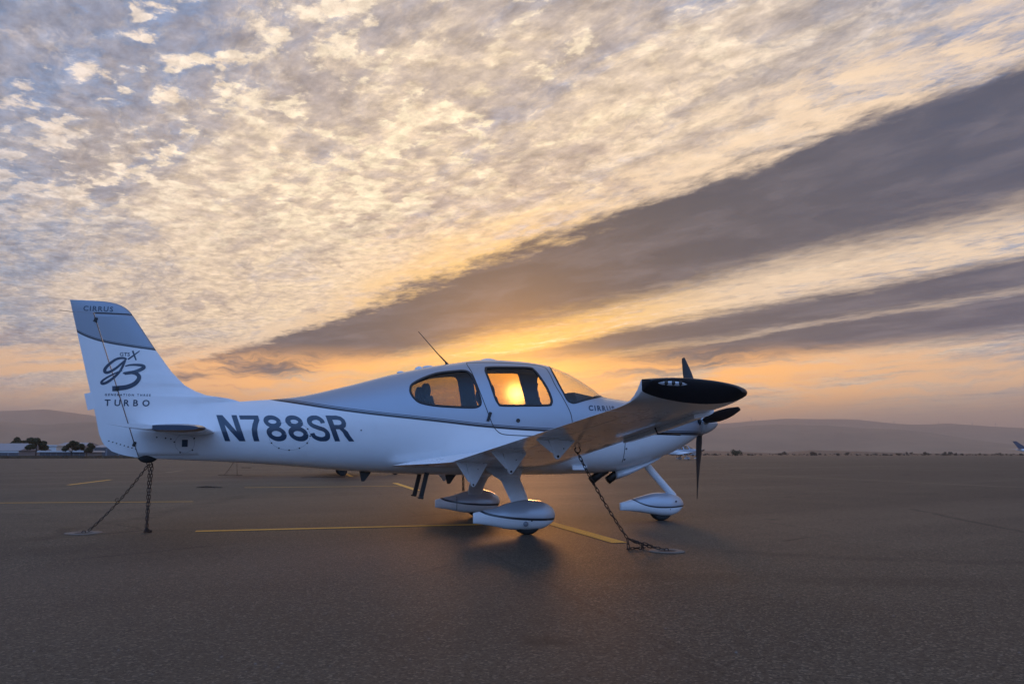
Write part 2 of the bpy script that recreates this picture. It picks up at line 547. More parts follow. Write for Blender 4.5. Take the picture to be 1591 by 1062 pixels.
M['leaf'] = mat('tree_leaves', (0.05, 0.055, 0.03), 0.8, spec=0.2, build=leafm)
M['scrub'] = mat('dry_scrub', (0.085, 0.070, 0.050), 0.9, spec=0.1)
M['bark'] = mat('tree_bark', (0.05, 0.04, 0.03), 0.9)
M['wall_grey'] = mat('hangar_grey_wall', (0.17, 0.18, 0.20), 0.7)
M['wall_white'] = mat('hangar_white_wall', (0.62, 0.62, 0.60), 0.6)
M['roof_grey'] = mat('hangar_grey_roof', (0.22, 0.24, 0.28), 0.45)
M['door_dark'] = mat('hangar_door', (0.07, 0.075, 0.085), 0.6)


# ------------------------------------------------------------------ object helpers
def mesh_obj(name, verts, faces, material=None, parent=None, smooth=True, sharp=None):
    me = bpy.data.meshes.new(name)
    me.from_pydata([tuple(map(float, p)) for p in verts], [], [tuple(int(i) for i in f) for f in faces])
    me.update()
    if material:
        me.materials.append(material)
    if smooth:
        me.polygons.foreach_set('use_smooth', [True] * len(me.polygons))
        if sharp:
            me.set_sharp_from_angle(angle=R(sharp))
    o = bpy.data.objects.new(name, me)
    C.objects.link(o)
    if parent:
        o.parent = parent
    return o


def fix_normals(o):
    bm = bmesh.new()
    bm.from_mesh(o.data)
    bmesh.ops.recalc_face_normals(bm, faces=bm.faces)
    bm.to_mesh(o.data)
    bm.free()
    return o


def tag(o, label, cat, group=None):
    o['label'] = label
    o['category'] = cat
    if group:
        o['group'] = group
    return o


def struct(o):
    o['kind'] = 'structure'
    return o


def empty(name, loc=(0, 0, 0), rz=0.0):
    o = bpy.data.objects.new(name, None)
    o.empty_display_size = 0.2
    C.objects.link(o)
    o.location = loc
    o.rotation_euler = (0, 0, rz)
    return o


def kids(o):
    return [c for c in C.objects if c.parent == o]


def copy_tree(o, parent=None, skip=()):
    c = o.copy()
    C.objects.link(c)
    c.parent = parent
    for ch in KIDS.get(o.name, []):
        if ch.name.split('.')[0] not in skip:
            copy_tree(ch, c, skip)
    return c


def loft(loops, closed=True, cap=True):
    """quads between equal-length loops of points"""
    V, F = [], []
    n = len(loops[0])
    for L in loops:
        V += list(L)
    for i in range(len(loops) - 1):
        for j in range(n if closed else n - 1):
            k = (j + 1) % n
            F.append((i * n + j, i * n + k, (i + 1) * n + k, (i + 1) * n + j))
    if cap and closed:
        F.append(tuple(range(n))[::-1])
        b0 = (len(loops) - 1) * n
        F.append(tuple(range(b0, b0 + n)))
    return V, F


def join(*parts):
    V, F = [], []
    for v, f in parts:
        o = len(V)
        V += [tuple(p) for p in v]
        F += [tuple(i + o for i in q) for q in f]
    return V, F


def box(c, s, rot=None):
    sx, sy, sz = (q / 2 for q in s)
    V = [Vector((x * sx, y * sy, z * sz)) for x in (-1, 1) for y in (-1, 1) for z in (-1, 1)]
    if rot is not None:
        V = [rot @ p for p in V]
    V = [p + Vector(c) for p in V]
    F = [(0, 1, 3, 2), (4, 6, 7, 5), (0, 4, 5, 1), (2, 3, 7, 6), (0, 2, 6, 4), (1, 5, 7, 3)]
    return V, F


def tube(pts, rad, n=8, cap=True):
    pts = [Vector(p) for p in pts]
    rads = rad if isinstance(rad, (list, tuple)) else [rad] * len(pts)
    loops = []
    prev = None
    for i, p in enumerate(pts):
        d = (pts[min(i + 1, len(pts) - 1)] - pts[max(i - 1, 0)]).normalized()
        ref = prev if prev is not None else (Vector((0, 0, 1)) if abs(d.z) < 0.9 else Vector((1, 0, 0)))
        a = (ref - d * ref.dot(d)).normalized()
        prev = a
        b = d.cross(a)
        loops.append([p + (a * math.cos(t) + b * math.sin(t)) * rads[i] for t in [2 * math.pi * k / n for k in range(n)]])
    return loft(loops, True, cap)


def lathe(profile, axis_o, axis='x', n=32, cap=True):
    """profile: (along, radius)"""
    loops = []
    for a, r in profile:
        L = []
        for k in range(n):
            t = 2 * math.pi * k / n
            c, s = math.cos(t) * r, math.sin(t) * r
            p = {'x': (a, c, s), 'y': (c, a, s), 'z': (c, s, a)}[axis]
            L.append(Vector(p) + Vector(axis_o))
        loops.append(L)
    return loft(loops, True, cap)


# ------------------------------------------------------------------ ground
def strip_quad(name, p0, p1, w, z, m):
    a, b = Vector((*p0, z)), Vector((*p1, z))
    n = max(1, int((b - a).length / 1.0))
    d = (b - a).normalized()
    s = Vector((-d.y, d.x, 0)) * w / 2
    V, F = [], []
    for i in range(n + 1):
        p = a.lerp(b, i / n)
        V += [p - s, p + s]
        if i:
            F.append((2 * i - 2, 2 * i, 2 * i + 1, 2 * i - 1))
    o = mesh_obj(name, V, F, m, smooth=False)
    return struct(o)


GZ = -0.012
gv, gf = [], []
gr = [0, 60, 200, 500, 1200, 3000, 7000, 16000]
for i, r in enumerate(gr[1:]):
    for k in range(48):
        t = 2 * math.pi * k / 48
        gv.append((r * math.cos(t), r * math.sin(t), GZ))
gv.append((0, 0, GZ))
for k in range(48):
    gf.append((len(gv) - 1, k, (k + 1) % 48))
    for i in range(len(gr) - 2):
        gf.append((i * 48 + k, (i + 1) * 48 + k, (i + 1) * 48 + (k + 1) % 48, i * 48 + (k + 1) % 48))
struct(mesh_obj('ground', gv, gf, M['grass'], smooth=False))

cy, sy = math.cos(CAM_YAW), math.sin(CAM_YAW)


def at(right, fwd, z=0.0):
    """point from camera-foot distances to the right / ahead (metres)"""
    return Vector((CAM_POS[0] + cy * right + sy * fwd, CAM_POS[1] - sy * right + cy * fwd, z))


edge = [at(-420, 120), at(-140, 138), at(-60, 150), at(-20, 170), at(60, 262), at(160, 276), at(420, 300),
        at(420, -120), at(-420, -120)]
struct(mesh_obj('apron', [(p.x, p.y, 0.0) for p in edge], [tuple(range(len(edge)))[::-1]], M['asphalt'], smooth=False))

lines = [((-6.04, 0.0), (-1.70, 0.0), 0.15, 'yellow'), ((-1.62, -2.42), (-1.62, 2.45), 0.17, 'yellow'),
         ((-6.36, 12.4), (-2.12, 12.3), 0.13, 'yellow'), ((-2.04, 9.6), (-2.04, 14.7), 0.17, 'yellow'),
         ((-11.5, 15.6), (-11.4, 20.3), 0.15, 'yellow'), ((-20.0, 8.1), (-6.86, 6.13), 0.10, 'yellow'),
         ((-11.0, 18.2), (-4.2, 20.5), 0.10, 'faded'), ((-7.3, 24.6), (-3.1, 24.5), 0.15, 'faded'),
         ((-2.95, 22.0), (-2.95, 27.0), 0.17, 'yellow'),
         ((-11.3, 31.0), (-11.2, 36.0), 0.17, 'faded')]
for p0, p1, w, k in lines:
    strip_quad('painted_line', p0, p1, w, 0.004, M[k])
strip_quad('painted_line', (13.95, 26.0), (14.25, -6.0), 0.12, 0.004, M['faded'])

# ------------------------------------------------------------------ airplane: shape functions
# fuselage stations: x, z bottom, z top, half width, z of widest, exponent above, exponent below
ST = np.array([
    (0.60, 1.17, 1.47, 0.17, 1.33, 2.1, 2.1), (0.52, 1.12, 1.50, 0.27, 1.33, 2.2, 2.2),
    (0.37, 1.035, 1.54, 0.36, 1.32, 2.3, 2.3), (0.10, 0.91, 1.585, 0.44, 1.29, 2.4, 2.4),
    (-0.25, 0.79, 1.62, 0.50, 1.27, 2.4, 2.5), (-0.60, 0.70, 1.655, 0.55, 1.25, 2.4, 2.7),
    (-0.885, 0.66, 1.70, 0.585, 1.25, 2.3, 2.8), (-1.10, 0.65, 1.85, 0.605, 1.25, 2.2, 2.9),
    (-1.40, 0.645, 2.02, 0.625, 1.25, 2.2, 2.9), (-1.65, 0.64, 2.105, 0.635, 1.25, 2.2, 2.9),
    (-2.05, 0.64, 2.155, 0.64, 1.25, 2.2, 2.9), (-2.45, 0.64, 2.165, 0.635, 1.25, 2.2, 2.9),
    (-3.07, 0.645, 2.085, 0.60, 1.25, 2.15, 2.8), (-3.66, 0.665, 1.96, 0.52, 1.24, 2.1, 2.6),
    (-4.356, 0.71, 1.765, 0.405, 1.22, 2.1, 2.5), (-4.99, 0.765, 1.615, 0.30, 1.20, 1.85, 2.4),
    (-5.60, 0.81, 1.555, 0.215, 1.19, 1.45, 2.3), (-6.20, 0.84, 1.50, 0.135, 1.17, 1.2, 2.2),
    (-6.60, 0.86, 1.45, 0.062, 1.15, 1.2, 2.2), (-6.76, 0.868, 1.42, 0.042, 1.14, 1.2, 2.2)])[::-1]


def pchip(xs, ys, x):
    xs = np.asarray(xs, float)
    ys = np.asarray(ys, float)
    x = np.clip(np.asarray(x, float), xs[0], xs[-1])
    h = np.diff(xs)
    d = np.diff(ys) / h
    m = np.zeros_like(ys)
    for i in range(1, len(xs) - 1):
        if d[i - 1] * d[i] > 0:
            w1, w2 = 2 * h[i] + h[i - 1], h[i] + 2 * h[i - 1]
            m[i] = (w1 + w2) / (w1 / d[i - 1] + w2 / d[i])
    m[0], m[-1] = d[0], d[-1]
    k = np.clip(np.searchsorted(xs, x) - 1, 0, len(xs) - 2)
    t = (x - xs[k]) / h[k]
    return ((1 + 2 * t) * (1 - t) ** 2) * ys[k] + t * (1 - t) ** 2 * h[k] * m[k] + t * t * (3 - 2 * t) * ys[k + 1] + t * t * (t - 1) * h[k] * m[k + 1]


def station(x):
    return [pchip(ST[:, 0], ST[:, k], x) for k in range(1, 7)]


def surf(x, z, inset=0.0):
    """half width of the fuselage skin at x, z"""
    zb, zt, w, zm, nt, nb = station(x)
    zb, zt, w = zb + inset, zt - inset, w - inset
    if z >= zm:
        q, n = (z - zm) / (zt - zm), nt
    else:
        q, n = (zm - z) / (zm - zb), nb
    return 0.0 if q >= 1 else float(w * (1 - q ** n) ** (1 / n))


def skin_loop(x, th, inset=0.0):
    zb, zt, w, zm, nt, nb = [float(q) for q in station(x)]
    zb, zt, w = zb + inset, zt - inset, w - inset
    c, s = np.cos(th), np.sin(th)
    n = np.where(s >= 0, nt, nb)
    y = np.sign(c) * w * np.abs(c) ** (2 / n)
    z = np.where(s >= 0, zm + (zt - zm) * np.abs(s) ** (2 / n), zm - (zm - zb) * np.abs(s) ** (2 / n))
    return np.stack([np.full_like(y, x), y, z], 1)


def inside(poly, px, pz):
    """vectorised point in polygon"""
    res = np.zeros(px.shape, bool)
    n = len(poly)
    for i in range(n):
        x1, z1 = poly[i]
        x2, z2 = poly[(i + 1) % n]
        c = (z1 > pz) != (z2 > pz)
        with np.errstate(divide='ignore', invalid='ignore'):
            xi = (x2 - x1) * (pz - z1) / ((z2 - z1) if z2 != z1 else 1e-9) + x1
        res ^= c & (px < xi)
    return res


def smooth_poly(P, n=6, closed=True):
    """Catmull-Rom through points"""
    P = [np.array(p, float) for p in P]
    out = []
    m = len(P)
    for i in range(m if closed else m - 1):
        if closed:
            a, b, c, d = P[i - 1], P[i], P[(i + 1) % m], P[(i + 2) % m]
        else:
            a, b, c, d = P[max(i - 1, 0)], P[i], P[i + 1], P[min(i + 2, m - 1)]
        for k in range(n):
            t = k / n
            out.append(0.5 * ((2 * b) + (-a + c) * t + (2 * a - 5 * b + 4 * c - d) * t * t + (-a + 3 * b - 3 * c + d) * t ** 3))
    if not closed:
        out.append(P[-1])
    return [tuple(p) for p in out]


def grow(poly, d):
    """offset a closed polygon outward by d"""
    A = sum(poly[i][0] * poly[(i + 1) % len(poly)][1] - poly[(i + 1) % len(poly)][0] * poly[i][1] for i in range(len(poly)))
    s = 1 if A > 0 else -1
    out = []
    n = len(poly)
    for i in range(n):
        (x0, z0), (x1, z1) = poly[i - 1], poly[(i + 1) % n]
        tx, tz = x1 - x0, z1 - z0
        L = math.hypot(tx, tz) or 1
        out.append((poly[i][0] + s * tz / L * d, poly[i][1] - s * tx / L * d))
    return out


REAR_WIN = smooth_poly([(-3.567, 1.718), (-3.536, 1.786), (-3.403, 1.866), (-3.214, 1.938), (-2.990, 1.971), (-2.861, 1.976), (-2.803, 1.941),
                        (-2.768, 1.861), (-2.713, 1.650), (-2.699, 1.557), (-2.719, 1.511), (-2.793, 1.488), (-2.976, 1.490), (-3.246, 1.505),
                        (-3.441, 1.541), (-3.519, 1.596), (-3.561, 1.661)])
DOOR_WIN = smooth_poly([(-2.591, 2.000), (-2.552, 2.029), (-2.255, 2.042), (-1.985, 2.044), (-1.925, 2.007), (-1.871, 1.903), (-1.799, 1.745),
                        (-1.762, 1.611), (-1.772, 1.553), (-1.821, 1.530), (-2.134, 1.521), (-2.420, 1.517), (-2.475, 1.542), (-2.518, 1.635),
                        (-2.567, 1.825), (-2.597, 1.955)])
WS_REAR = smooth_poly([(-1.66, 2.085), (-1.672, 1.985), (-1.636, 1.830), (-1.584, 1.692), (-1.545, 1.606), (-1.497, 1.575), (-1.435, 1.572), (-1.278, 1.617),
                       (-1.05, 1.668), (-0.93, 1.694)], closed=False)
WS = WS_REAR + [(-0.88, 1.75), (-0.9, 2.4), (-1.66, 2.4)]
DOOR = smooth_poly([(-2.809, 2.085), (-2.775, 1.941), (-2.709, 1.707), (-2.627, 1.466), (-2.565, 1.302), (-2.518, 1.221), (-2.443, 1.165), (-2.330, 1.149),
                    (-2.1, 1.140), (-1.75, 1.140), (-1.58, 1.165), (-1.50, 1.25), (-1.502, 1.360), (-1.527, 1.463), (-1.60, 1.62), (-1.69, 1.809), (-1.73, 1.984),
                    (-1.76, 2.06), (-1.90, 2.092), (-2.30, 2.104), (-2.70, 2.100)], n=5)


def grid_skin(xs, th, inset=0.0):
    V = np.concatenate([skin_loop(x, th, inset) for x in xs])
    n = len(th)
    i = np.arange(len(xs) - 1)[:, None]
    j = np.arange(n)[None, :]
    k = (j + 1) % n
    F = np.stack([i * n + j, i * n + k, (i + 1) * n + k, (i + 1) * n + j], -1).reshape(-1, 4)
    cen = V[F].mean(1)
    return V, F, cen


def compact(V, F):
    used = np.unique(F)
    mp = np.full(len(V), -1)
    mp[used] = np.arange(len(used))
    return V[used], mp[F]


def ring_on_skin(poly, w_out, w_in, off, side, n_across=2):
    """flat ring that follows poly on the skin; side -1 starboard, +1 port"""
    V, F = [], []
    cols = [grow(poly, -w_in + (w_out + w_in) * k / n_across) for k in range(n_across + 1)]
    n = len(poly)
    for L in cols:
        for (x, z) in L:
            V.append((x, side * (surf(x, z) + off), z))
    for k in range(n_across):
        for i in range(n):
            j = (i + 1) % n
            F.append((k * n + i, k * n + j, (k + 1) * n + j, (k + 1) * n + i))
    # edge thickness
    base = len(V)
    for L in (cols[0], cols[-1]):
        for (x, z) in L:
            V.append((x, side * (surf(x, z) - 0.02), z))
    for i in range(n):
        j = (i + 1) % n
        F.append((i, j, base + j, base + i))
        F.append((n_across * n + i, n_across * n + j, base + n + j, base + n + i))
    return V, F


def ribbon(poly, w, off, yfun, side, closed=False, sub=1):
    """flat ribbon of width w centred on a line of (x, z) points laid on a surface half width yfun(x, z)"""
    V, F = [], []
    n = len(poly)
    for i in range(n):
        if closed:
            a, b = poly[i - 1], poly[(i + 1) % n]
        else:
            a, b = poly[max(i - 1, 0)], poly[min(i + 1, n - 1)]
        tx, tz = b[0] - a[0], b[1] - a[1]
        L = math.hypot(tx, tz) or 1
        ww = w[i] if isinstance(w, (list, tuple)) else w
        nx, nz = -tz / L * ww / 2, tx / L * ww / 2
        for k in range(sub + 1):
            q = 2 * k / sub - 1
            x, z = poly[i][0] + nx * q, poly[i][1] + nz * q
            V.append((x, side * (yfun(x, z) + off), z))
    m = sub + 1
    for i in range(n if closed else n - 1):
        j = (i + 1) % n
        for k in range(sub):
            F.append((i * m + k, j * m + k, j * m + k + 1, i * m + k + 1))
    return V, F


# ------------------------------------------------------------------ airplane: fuselage
plane = empty('airplane')
tag(plane, 'white and silver low-wing airplane with black wing tips, large in the foreground on the apron', 'airplane')
XS_A = list(np.arange(-6.76, -3.72, 0.04)) + list(np.arange(-3.72, -0.80, 0.0125)) + list(np.arange(-0.80, 0.50, 0.035)) + [0.52, 0.54, 0.56, 0.58, 0.60]
XS_A = np.array(XS_A)
TH = np.linspace(0, 2 * math.pi, 220, endpoint=False)
V, F, CEN = grid_skin(XS_A, TH)
hole = inside(REAR_WIN, CEN[:, 0], CEN[:, 2]) | inside(DOOR_WIN, CEN[:, 0], CEN[:, 2]) | inside(WS, CEN[:, 0], CEN[:, 2])
indoor = inside(DOOR, CEN[:, 0], CEN[:, 2])
port = CEN[:, 1] > 0
keep = F[~hole & ~indoor]
kv, kf = compact(V, keep)
nose_ring = [tuple(p) for p in skin_loop(0.60, TH)]
fus = mesh_obj('fuselage', list(kv) + nose_ring, [tuple(q) for q in kf] + [tuple(range(len(kv), len(kv) + len(TH)))], M['fuselage'], plane)
for side, sel in ((-1, ~port), (1, port)):
    dv, df = compact(V, F[~hole & indoor & sel])
    door = mesh_obj('door', dv, df, M['fuselage'], plane)
    rv, rf = ribbon(DOOR, 0.010, 0.0015, surf, side, closed=True)
    mesh_obj('door_seam', rv, rf, M['trim'], door)
    hv, hf = join(box((-2.598, side * (surf(-2.60, 1.375) + 0.004), 1.375), (0.035, 0.03, 0.12), Matrix.Rotation(R(18), 4, 'Y')))
    mesh_obj('door_handle', hv, hf, M['trim'], door, smooth=False)
    yl = surf(-2.224, 1.331)
    lv, lf = lathe([(0.0, 0.026), (0.006, 0.026), (0.008, 0.018), (0.003, 0.016), (0.003, 0.0005)], (-2.224, 0, 1.331), 'y', 20)
    lv = [(p.x, side * (yl + p.y), p.z) for p in lv]
    mesh_obj('door_lock', lv, lf, M['dmetal'], door)
# cabin lining: the same skin 30 mm further in
xs_in = np.arange(-4.1, -0.92, 0.03)
th_in = np.linspace(0, 2 * math.pi, 120, endpoint=False)
V2, F2, C2 = grid_skin(xs_in, th_in, 0.03)
h2 = inside(grow(REAR_WIN, 0.0), C2[:, 0], C2[:, 2]) | inside(DOOR_WIN, C2[:, 0], C2[:, 2]) | inside(WS, C2[:, 0], C2[:, 2])
lv, lf = compact(V2, F2[~h2])
mesh_obj('cabin_lining', lv, lf, M['lining'], plane)
# panes, just behind the skin
xs_g = np.arange(-3.7, -0.80, 0.02)
V3, F3, C3 = grid_skin(xs_g, np.linspace(0, 2 * math.pi, 200, endpoint=False), 0.007)
for poly, nm, mm in ((REAR_WIN, 'rear_window', M['glass_rear']), (DOOR_WIN, 'door_window', M['glass'])):
    for side in (-1, 1):
        s3 = inside(grow(poly, 0.03), C3[:, 0], C3[:, 2]) & ((C3[:, 1] > 0) == (side > 0))
        pv, pf = compact(V3, F3[s3])
        w = mesh_obj(nm, pv, pf, mm, plane)
        rv, rf = ring_on_skin(poly, 0.012, 0.016, 0.0025, side)
        fix_normals(mesh_obj('window_frame', rv, rf, M['trim'], w))
s3 = inside(grow(WS, 0.02), C3[:, 0], C3[:, 2])
pv, pf = compact(V3, F3[s3])
wsh = mesh_obj('windshield', pv, pf, M['glass_clear'], plane)
for side in (-1, 1):
    rv, rf = ribbon(WS_REAR, 0.024, 0.002, surf, side)
    mesh_obj('window_frame', rv, rf, M['trim'], wsh)

# cabin fittings
for sx, back in ((-2.30, 0.02), (-3.10, 0.06)):
    for s in (-1, 1):
        loops = []
        for k in range(9):
            t = k / 8
            z = 1.02 + t * 0.62
            w = 0.21 - 0.05 * t * t
            cx = sx - 0.16 * t - back
            loops.append([(cx + 0.07 * math.cos(a) * (1 - 0.3 * t), s * 0.28 + w * math.copysign(abs(math.sin(a)) ** 0.6, math.sin(a)), z) for a in np.linspace(0, 2 * math.pi, 20, endpoint=False)])
        seat = mesh_obj('seat', *loft(loops), M['seat'], plane)
        loops = []
        for k in range(7):
            t = k / 6
            q = math.sin(math.pi * (0.12 + 0.76 * t)) ** 0.5
            loops.append([(sx - 0.19 - back + 0.06 * q * math.cos(a), s * 0.28 + 0.13 * q * math.copysign(abs(math.sin(a)) ** 0.7, math.sin(a)), 1.61 + t * 0.19) for a in np.linspace(0, 2 * math.pi, 16, endpoint=False)])
        mesh_obj('headrest', *loft(loops), M['seat'], seat)
        mesh_obj('seat_cushion', *box((sx + 0.2, s * 0.28, 1.03), (0.48, 0.44, 0.14)), M['seat'], seat, smooth=False)
dl = []
for x in np.linspace(-1.40, -1.02, 14):
    t = (x + 1.40) / 0.38
    zt = 1.725 - 0.06 * t
    w = max(0.05, surf(x, zt + 0.02) - 0.03)
    wb = surf(x, 1.45) - 0.035
    dl.append([(x, -wb, 1.30), (x, -wb, 1.50), (x, -(w + wb) / 2 - 0.01, 1.62), (x, -w, zt - 0.025), (x, -w * 0.85, zt - 0.003), (x, -w * 0.4, zt + 0.006), (x, 0, zt + 0.008),
               (x, w * 0.4, zt + 0.006), (x, w * 0.85, zt - 0.003), (x, w, zt - 0.025), (x, (w + wb) / 2 + 0.01, 1.62), (x, wb, 1.50), (x, wb, 1.30)])
mesh_obj('instrument_panel', *loft(dl), M['lining'], plane, sharp=60)

# spinner and cowl pieces
mesh_obj('spinner', *lathe([(0.605, 0.160), (0.62, 0.172), (0.68, 0.168), (0.76, 0.145), (0.84, 0.108), (0.90, 0.066), (0.935, 0.030), (0.948, 0.004)], (0, 0, 1.350), 'x', 40), M['spinner'], plane)
for s in (-1, 1):
    il = []
    for t, sc in ((0, 1.0), (0.02, 0.86), (-0.14, 0.74)):
        il.append([(0.50 + t * 0.9, s * 0.235 + 0.095 * sc * math.cos(a), 1.36 + 0.062 * sc * math.sin(a)) for a in np.linspace(0, 2 * math.pi, 24, endpoint=False)])
    mesh_obj('air_inlet', *loft(il), M['black'], plane)


def cowl_y(x, z):
    return surf(x, z)


seamz = [1.195] * 24
for side in (-1, 1):
    pts = [(x, 1.17) for x in np.linspace(-0.72, 0.53, 40)]
    mesh_obj('cowl_seam', *ribbon(pts, 0.008, 0.0015, surf, side), M['trim'], plane)
    pts = [(-0.74 + 0.0 * k, z) for k, z in enumerate(np.linspace(0.80, 1.17, 14))]
    mesh_obj('cowl_seam', *ribbon(pts, 0.008, 0.0015, surf, side), M['trim'], plane)
    for zz in (0.84, 0.98, 1.12):
        mesh_obj('cowl_fastener', *ribbon([(-0.715 + 0.009 * math.cos(a), zz + 0.009 * math.sin(a)) for a in np.linspace(0, 2 * math.pi, 10, endpoint=False)], 0.009, 0.002, surf, side, closed=True), M['trim'], plane)
# nose scoop under the cowl, exhaust outlets
sl = []
for x, zt_, zb_, w in ((0.02, 0.90, 0.905, 0.03), (-0.1, 0.86, 0.82, 0.08), (-0.3, 0.80, 0.725, 0.12), (-0.55, 0.74, 0.615, 0.14), (-0.72, 0.70, 0.565, 0.14)):
    sl.append([(x, w * math.cos(a) - 0.12, (zt_ + zb_) / 2 + (zt_ - zb_) / 2 * math.sin(a)) for a in np.linspace(0, 2 * math.pi, 24, endpoint=False)])
mesh_obj('cowl_outlet', *loft(sl), M['white'], plane)
for ox in (-0.78, -1.02):
    ev, ef = tube([(ox + 0.18, -0.12, 0.70), (ox + 0.08, -0.12, 0.64), (ox - 0.04, -0.12, 0.555)], 0.055, 14)
    mesh_obj('exhaust_pipe', ev, ef, M['dmetal'], plane)

# antennas and small roof fairings
mesh_obj('whip_antenna', *tube([(-3.02, 0.0, 2.075), (-3.05, 0.0, 2.125), (-3.16, 0, 2.235), (-3.42, 0, 2.52)], [0.030, 0.011, 0.007, 0.004], 8), M['dmetal'], plane)


def blister(x, z, L, w, h):
    loops = []
    for k in range(9):
        t = k / 8
        q = max(0.02, math.sin(math.pi * t) ** 0.6)
        loops.append([(x - L / 2 + L * t, w * q * math.cos(a), z + h * q * math.sin(a)) for a in np.linspace(0, 2 * math.pi, 14, endpoint=False)])
    return loft(loops)


mesh_obj('roof_fairing', *blister(-2.46, 2.158, 0.24, 0.08, 0.030), M['white'], plane)
mesh_obj('roof_antenna', *blister(-3.40, 2.012, 0.12, 0.05, 0.045), M['white'], plane)
mesh_obj('roof_antenna', *blister(-3.27, 2.045, 0.18, 0.05, 0.026), M['white'], plane)
mesh_obj('roof_antenna', *blister(-3.64, 1.965, 0.11, 0.035, 0.022), M['white'], plane)

# rear step bars under the wing trailing edge
for s in (-1, 1):
    mesh_obj('boarding_step', *join(box((-3.36, s * 0.30, 0.52), (0.055, 0.035, 0.33), Matrix.Rotation(R(13), 4, 'Y')), box((-3.40, s * 0.32, 0.375), (0.06, 0.12, 0.022))), M['dmetal'], plane, smooth=False)
for (x, zt_) in ((-2.95, 0.66), (-4.05, 0.70)):
    mesh_obj('belly_antenna', *loft([[(x + 0.07, 0.006, zt_), (x - 0.09, 0.006, zt_), (x - 0.09, -0.006, zt_), (x + 0.07, -0.006, zt_)],
                                     [(x - 0.02, 0.003, zt_ - 0.13), (x - 0.06, 0.003, zt_ - 0.13), (x - 0.06, -0.003, zt_ - 0.13), (x - 0.02, -0.003, zt_ - 0.13)]]), M['dmetal'], plane, smooth=False)

# ------------------------------------------------------------------ fin and rudder
FIN_LE = [(0.86, -6.0), (1.45, -5.52), (1.54, -5.58), (1.585, -5.72), (1.604, -5.86), (1.622, -6.00), (1.67, -6.13), (1.742, -6.262), (1.9, -6.415),
          (2.15, -6.601), (2.4, -6.77), (2.56, -6.880), (2.62, -6.925), (2.67, -6.985), (2.70, -7.045), (2.72, -7.12), (2.733, -7.24)]
FIN_TE = [(0.875, -6.74), (0.895, -6.86), (0.935, -7.00), (1.03, -7.112), (1.15, -7.165), (1.32, -7.205), (2.72, -7.585)]


def lerp_tab(tab, z):
    return float(np.interp(z, [t[0] for t in tab], [t[1] for t in tab]))


def fin_hinge(z):
    return -6.712 + (z - 0.875) * (-7.312 + 6.712) / (2.568 - 0.875)


def naca(c):
    c = min(max(c, 0.0), 1.0)
    return 5 * (0.2969 * math.sqrt(c) - 0.126 * c - 0.3516 * c * c + 0.2843 * c ** 3 - 0.1036 * c ** 4)


def fin_half(x, z):
    le = max(lerp_tab(FIN_LE, min(z, 2.733)), -6.2 if z < 1.8 else -9) if z > 1.6 else lerp_tab([(0.8, -5.9), (1.6, -5.85)], z)
    te = lerp_tab([(0.8, -7.07), (1.32, -7.205), (2.72, -7.585)], z)
    ch = le - te
    c = (le - x) / ch
    tk = 0.095
    top = 1.0 if z < 2.60 else math.sqrt(max(0.03, 1 - ((z - 2.60) / 0.137) ** 2))
    a = naca(c) * tk * ch * top + 0.0015
    f = min(1.0, max(0.0, (x - fin_hinge(z)) / 0.14))
    if f <= 0 or z > 1.9 or z < 0.9:
        return a
    b = surf(x, z) + 0.003 * min(1.0, max(-4.0, (le_row(z) - x - 0.10) / 0.06))
    k = 0.075
    h_ = max(0.0, k - abs(a - b)) / k
    return a + f * (max(a, b) + h_ * h_ * k * 0.25 - a)


def le_row(z):
    return lerp_tab(FIN_LE, z)


def body_out(x, z):
    """outermost skin: fuselage or the fin root that is blended over it"""
    b = surf(x, z)
    if x < -5.5 and 0.9 < z < 1.9 and x > fin_hinge(z) and x < le_row(z):
        b = max(b, fin_half(x, z))
    return b


def vert_surface(zs, xa, xb, n=22):
    loops = []
    for z in zs:
        a, b = xa(z), xb(z)
        cs = [0.5 - 0.5 * math.cos(math.pi * k / (n - 1)) for k in range(n)]
        up = [(a + (b - a) * t, fin_half(a + (b - a) * t, z), z) for t in cs]
        dn = [(x, -y, z) for (x, y, z) in up[::-1]]
        loops.append(up + dn)
    return loft(loops)


zs = list(np.linspace(0.90, 1.50, 14)) + list(np.linspace(1.52, 1.76, 22)) + list(np.linspace(1.8, 2.575, 24))
fin = mesh_obj('fin', *vert_surface(zs, lambda z: lerp_tab(FIN_LE, z), lambda z: fin_hinge(z) + 0.006), M['fin'], plane)
zs = [0.878, 0.885, 0.895, 0.915, 0.945, 0.98] + list(np.linspace(1.02, 2.583, 40))
rud = mesh_obj('rudder', *join(vert_surface(zs, lambda z: fin_hinge(z) - 0.006, lambda z: lerp_tab(FIN_TE, z)),
                               vert_surface([2.585, 2.60, 2.63, 2.66, 2.69, 2.71, 2.722, 2.732], lambda z: lerp_tab(FIN_LE, z), lambda z: -7.585 - (z - 2.72) * 0.27)), M['fin'], plane, sharp=50)
sv, sf = [], []
for k in range(8):
    cx, cz = -7.05 + 0.043 * k, 1.065 - 0.0135 * k
    v_, f_ = ribbon([(cx + 0.004 * math.cos(a), cz + 0.004 * math.sin(a)) for a in np.linspace(0, 2 * math.pi, 8, endpoint=False)], 0.008, 0.002, fin_half, -1, closed=True)
    sv, sf = join((sv, sf), (v_, f_))
mesh_obj('rivets', sv, sf, M['dmetal'], rud)['kind'] = 'stuff'
for z in (2.50, 1.68, 1.03):
    x = fin_hinge(z)
    for s in (-1, 1):
        mesh_obj('hinge', *box((x, s * (fin_half(x, z) + 0.004), z), (0.035, 0.012, 0.055), Matrix.Rotation(R(18), 4, 'Y')), M['trim'], rud, smooth=False)
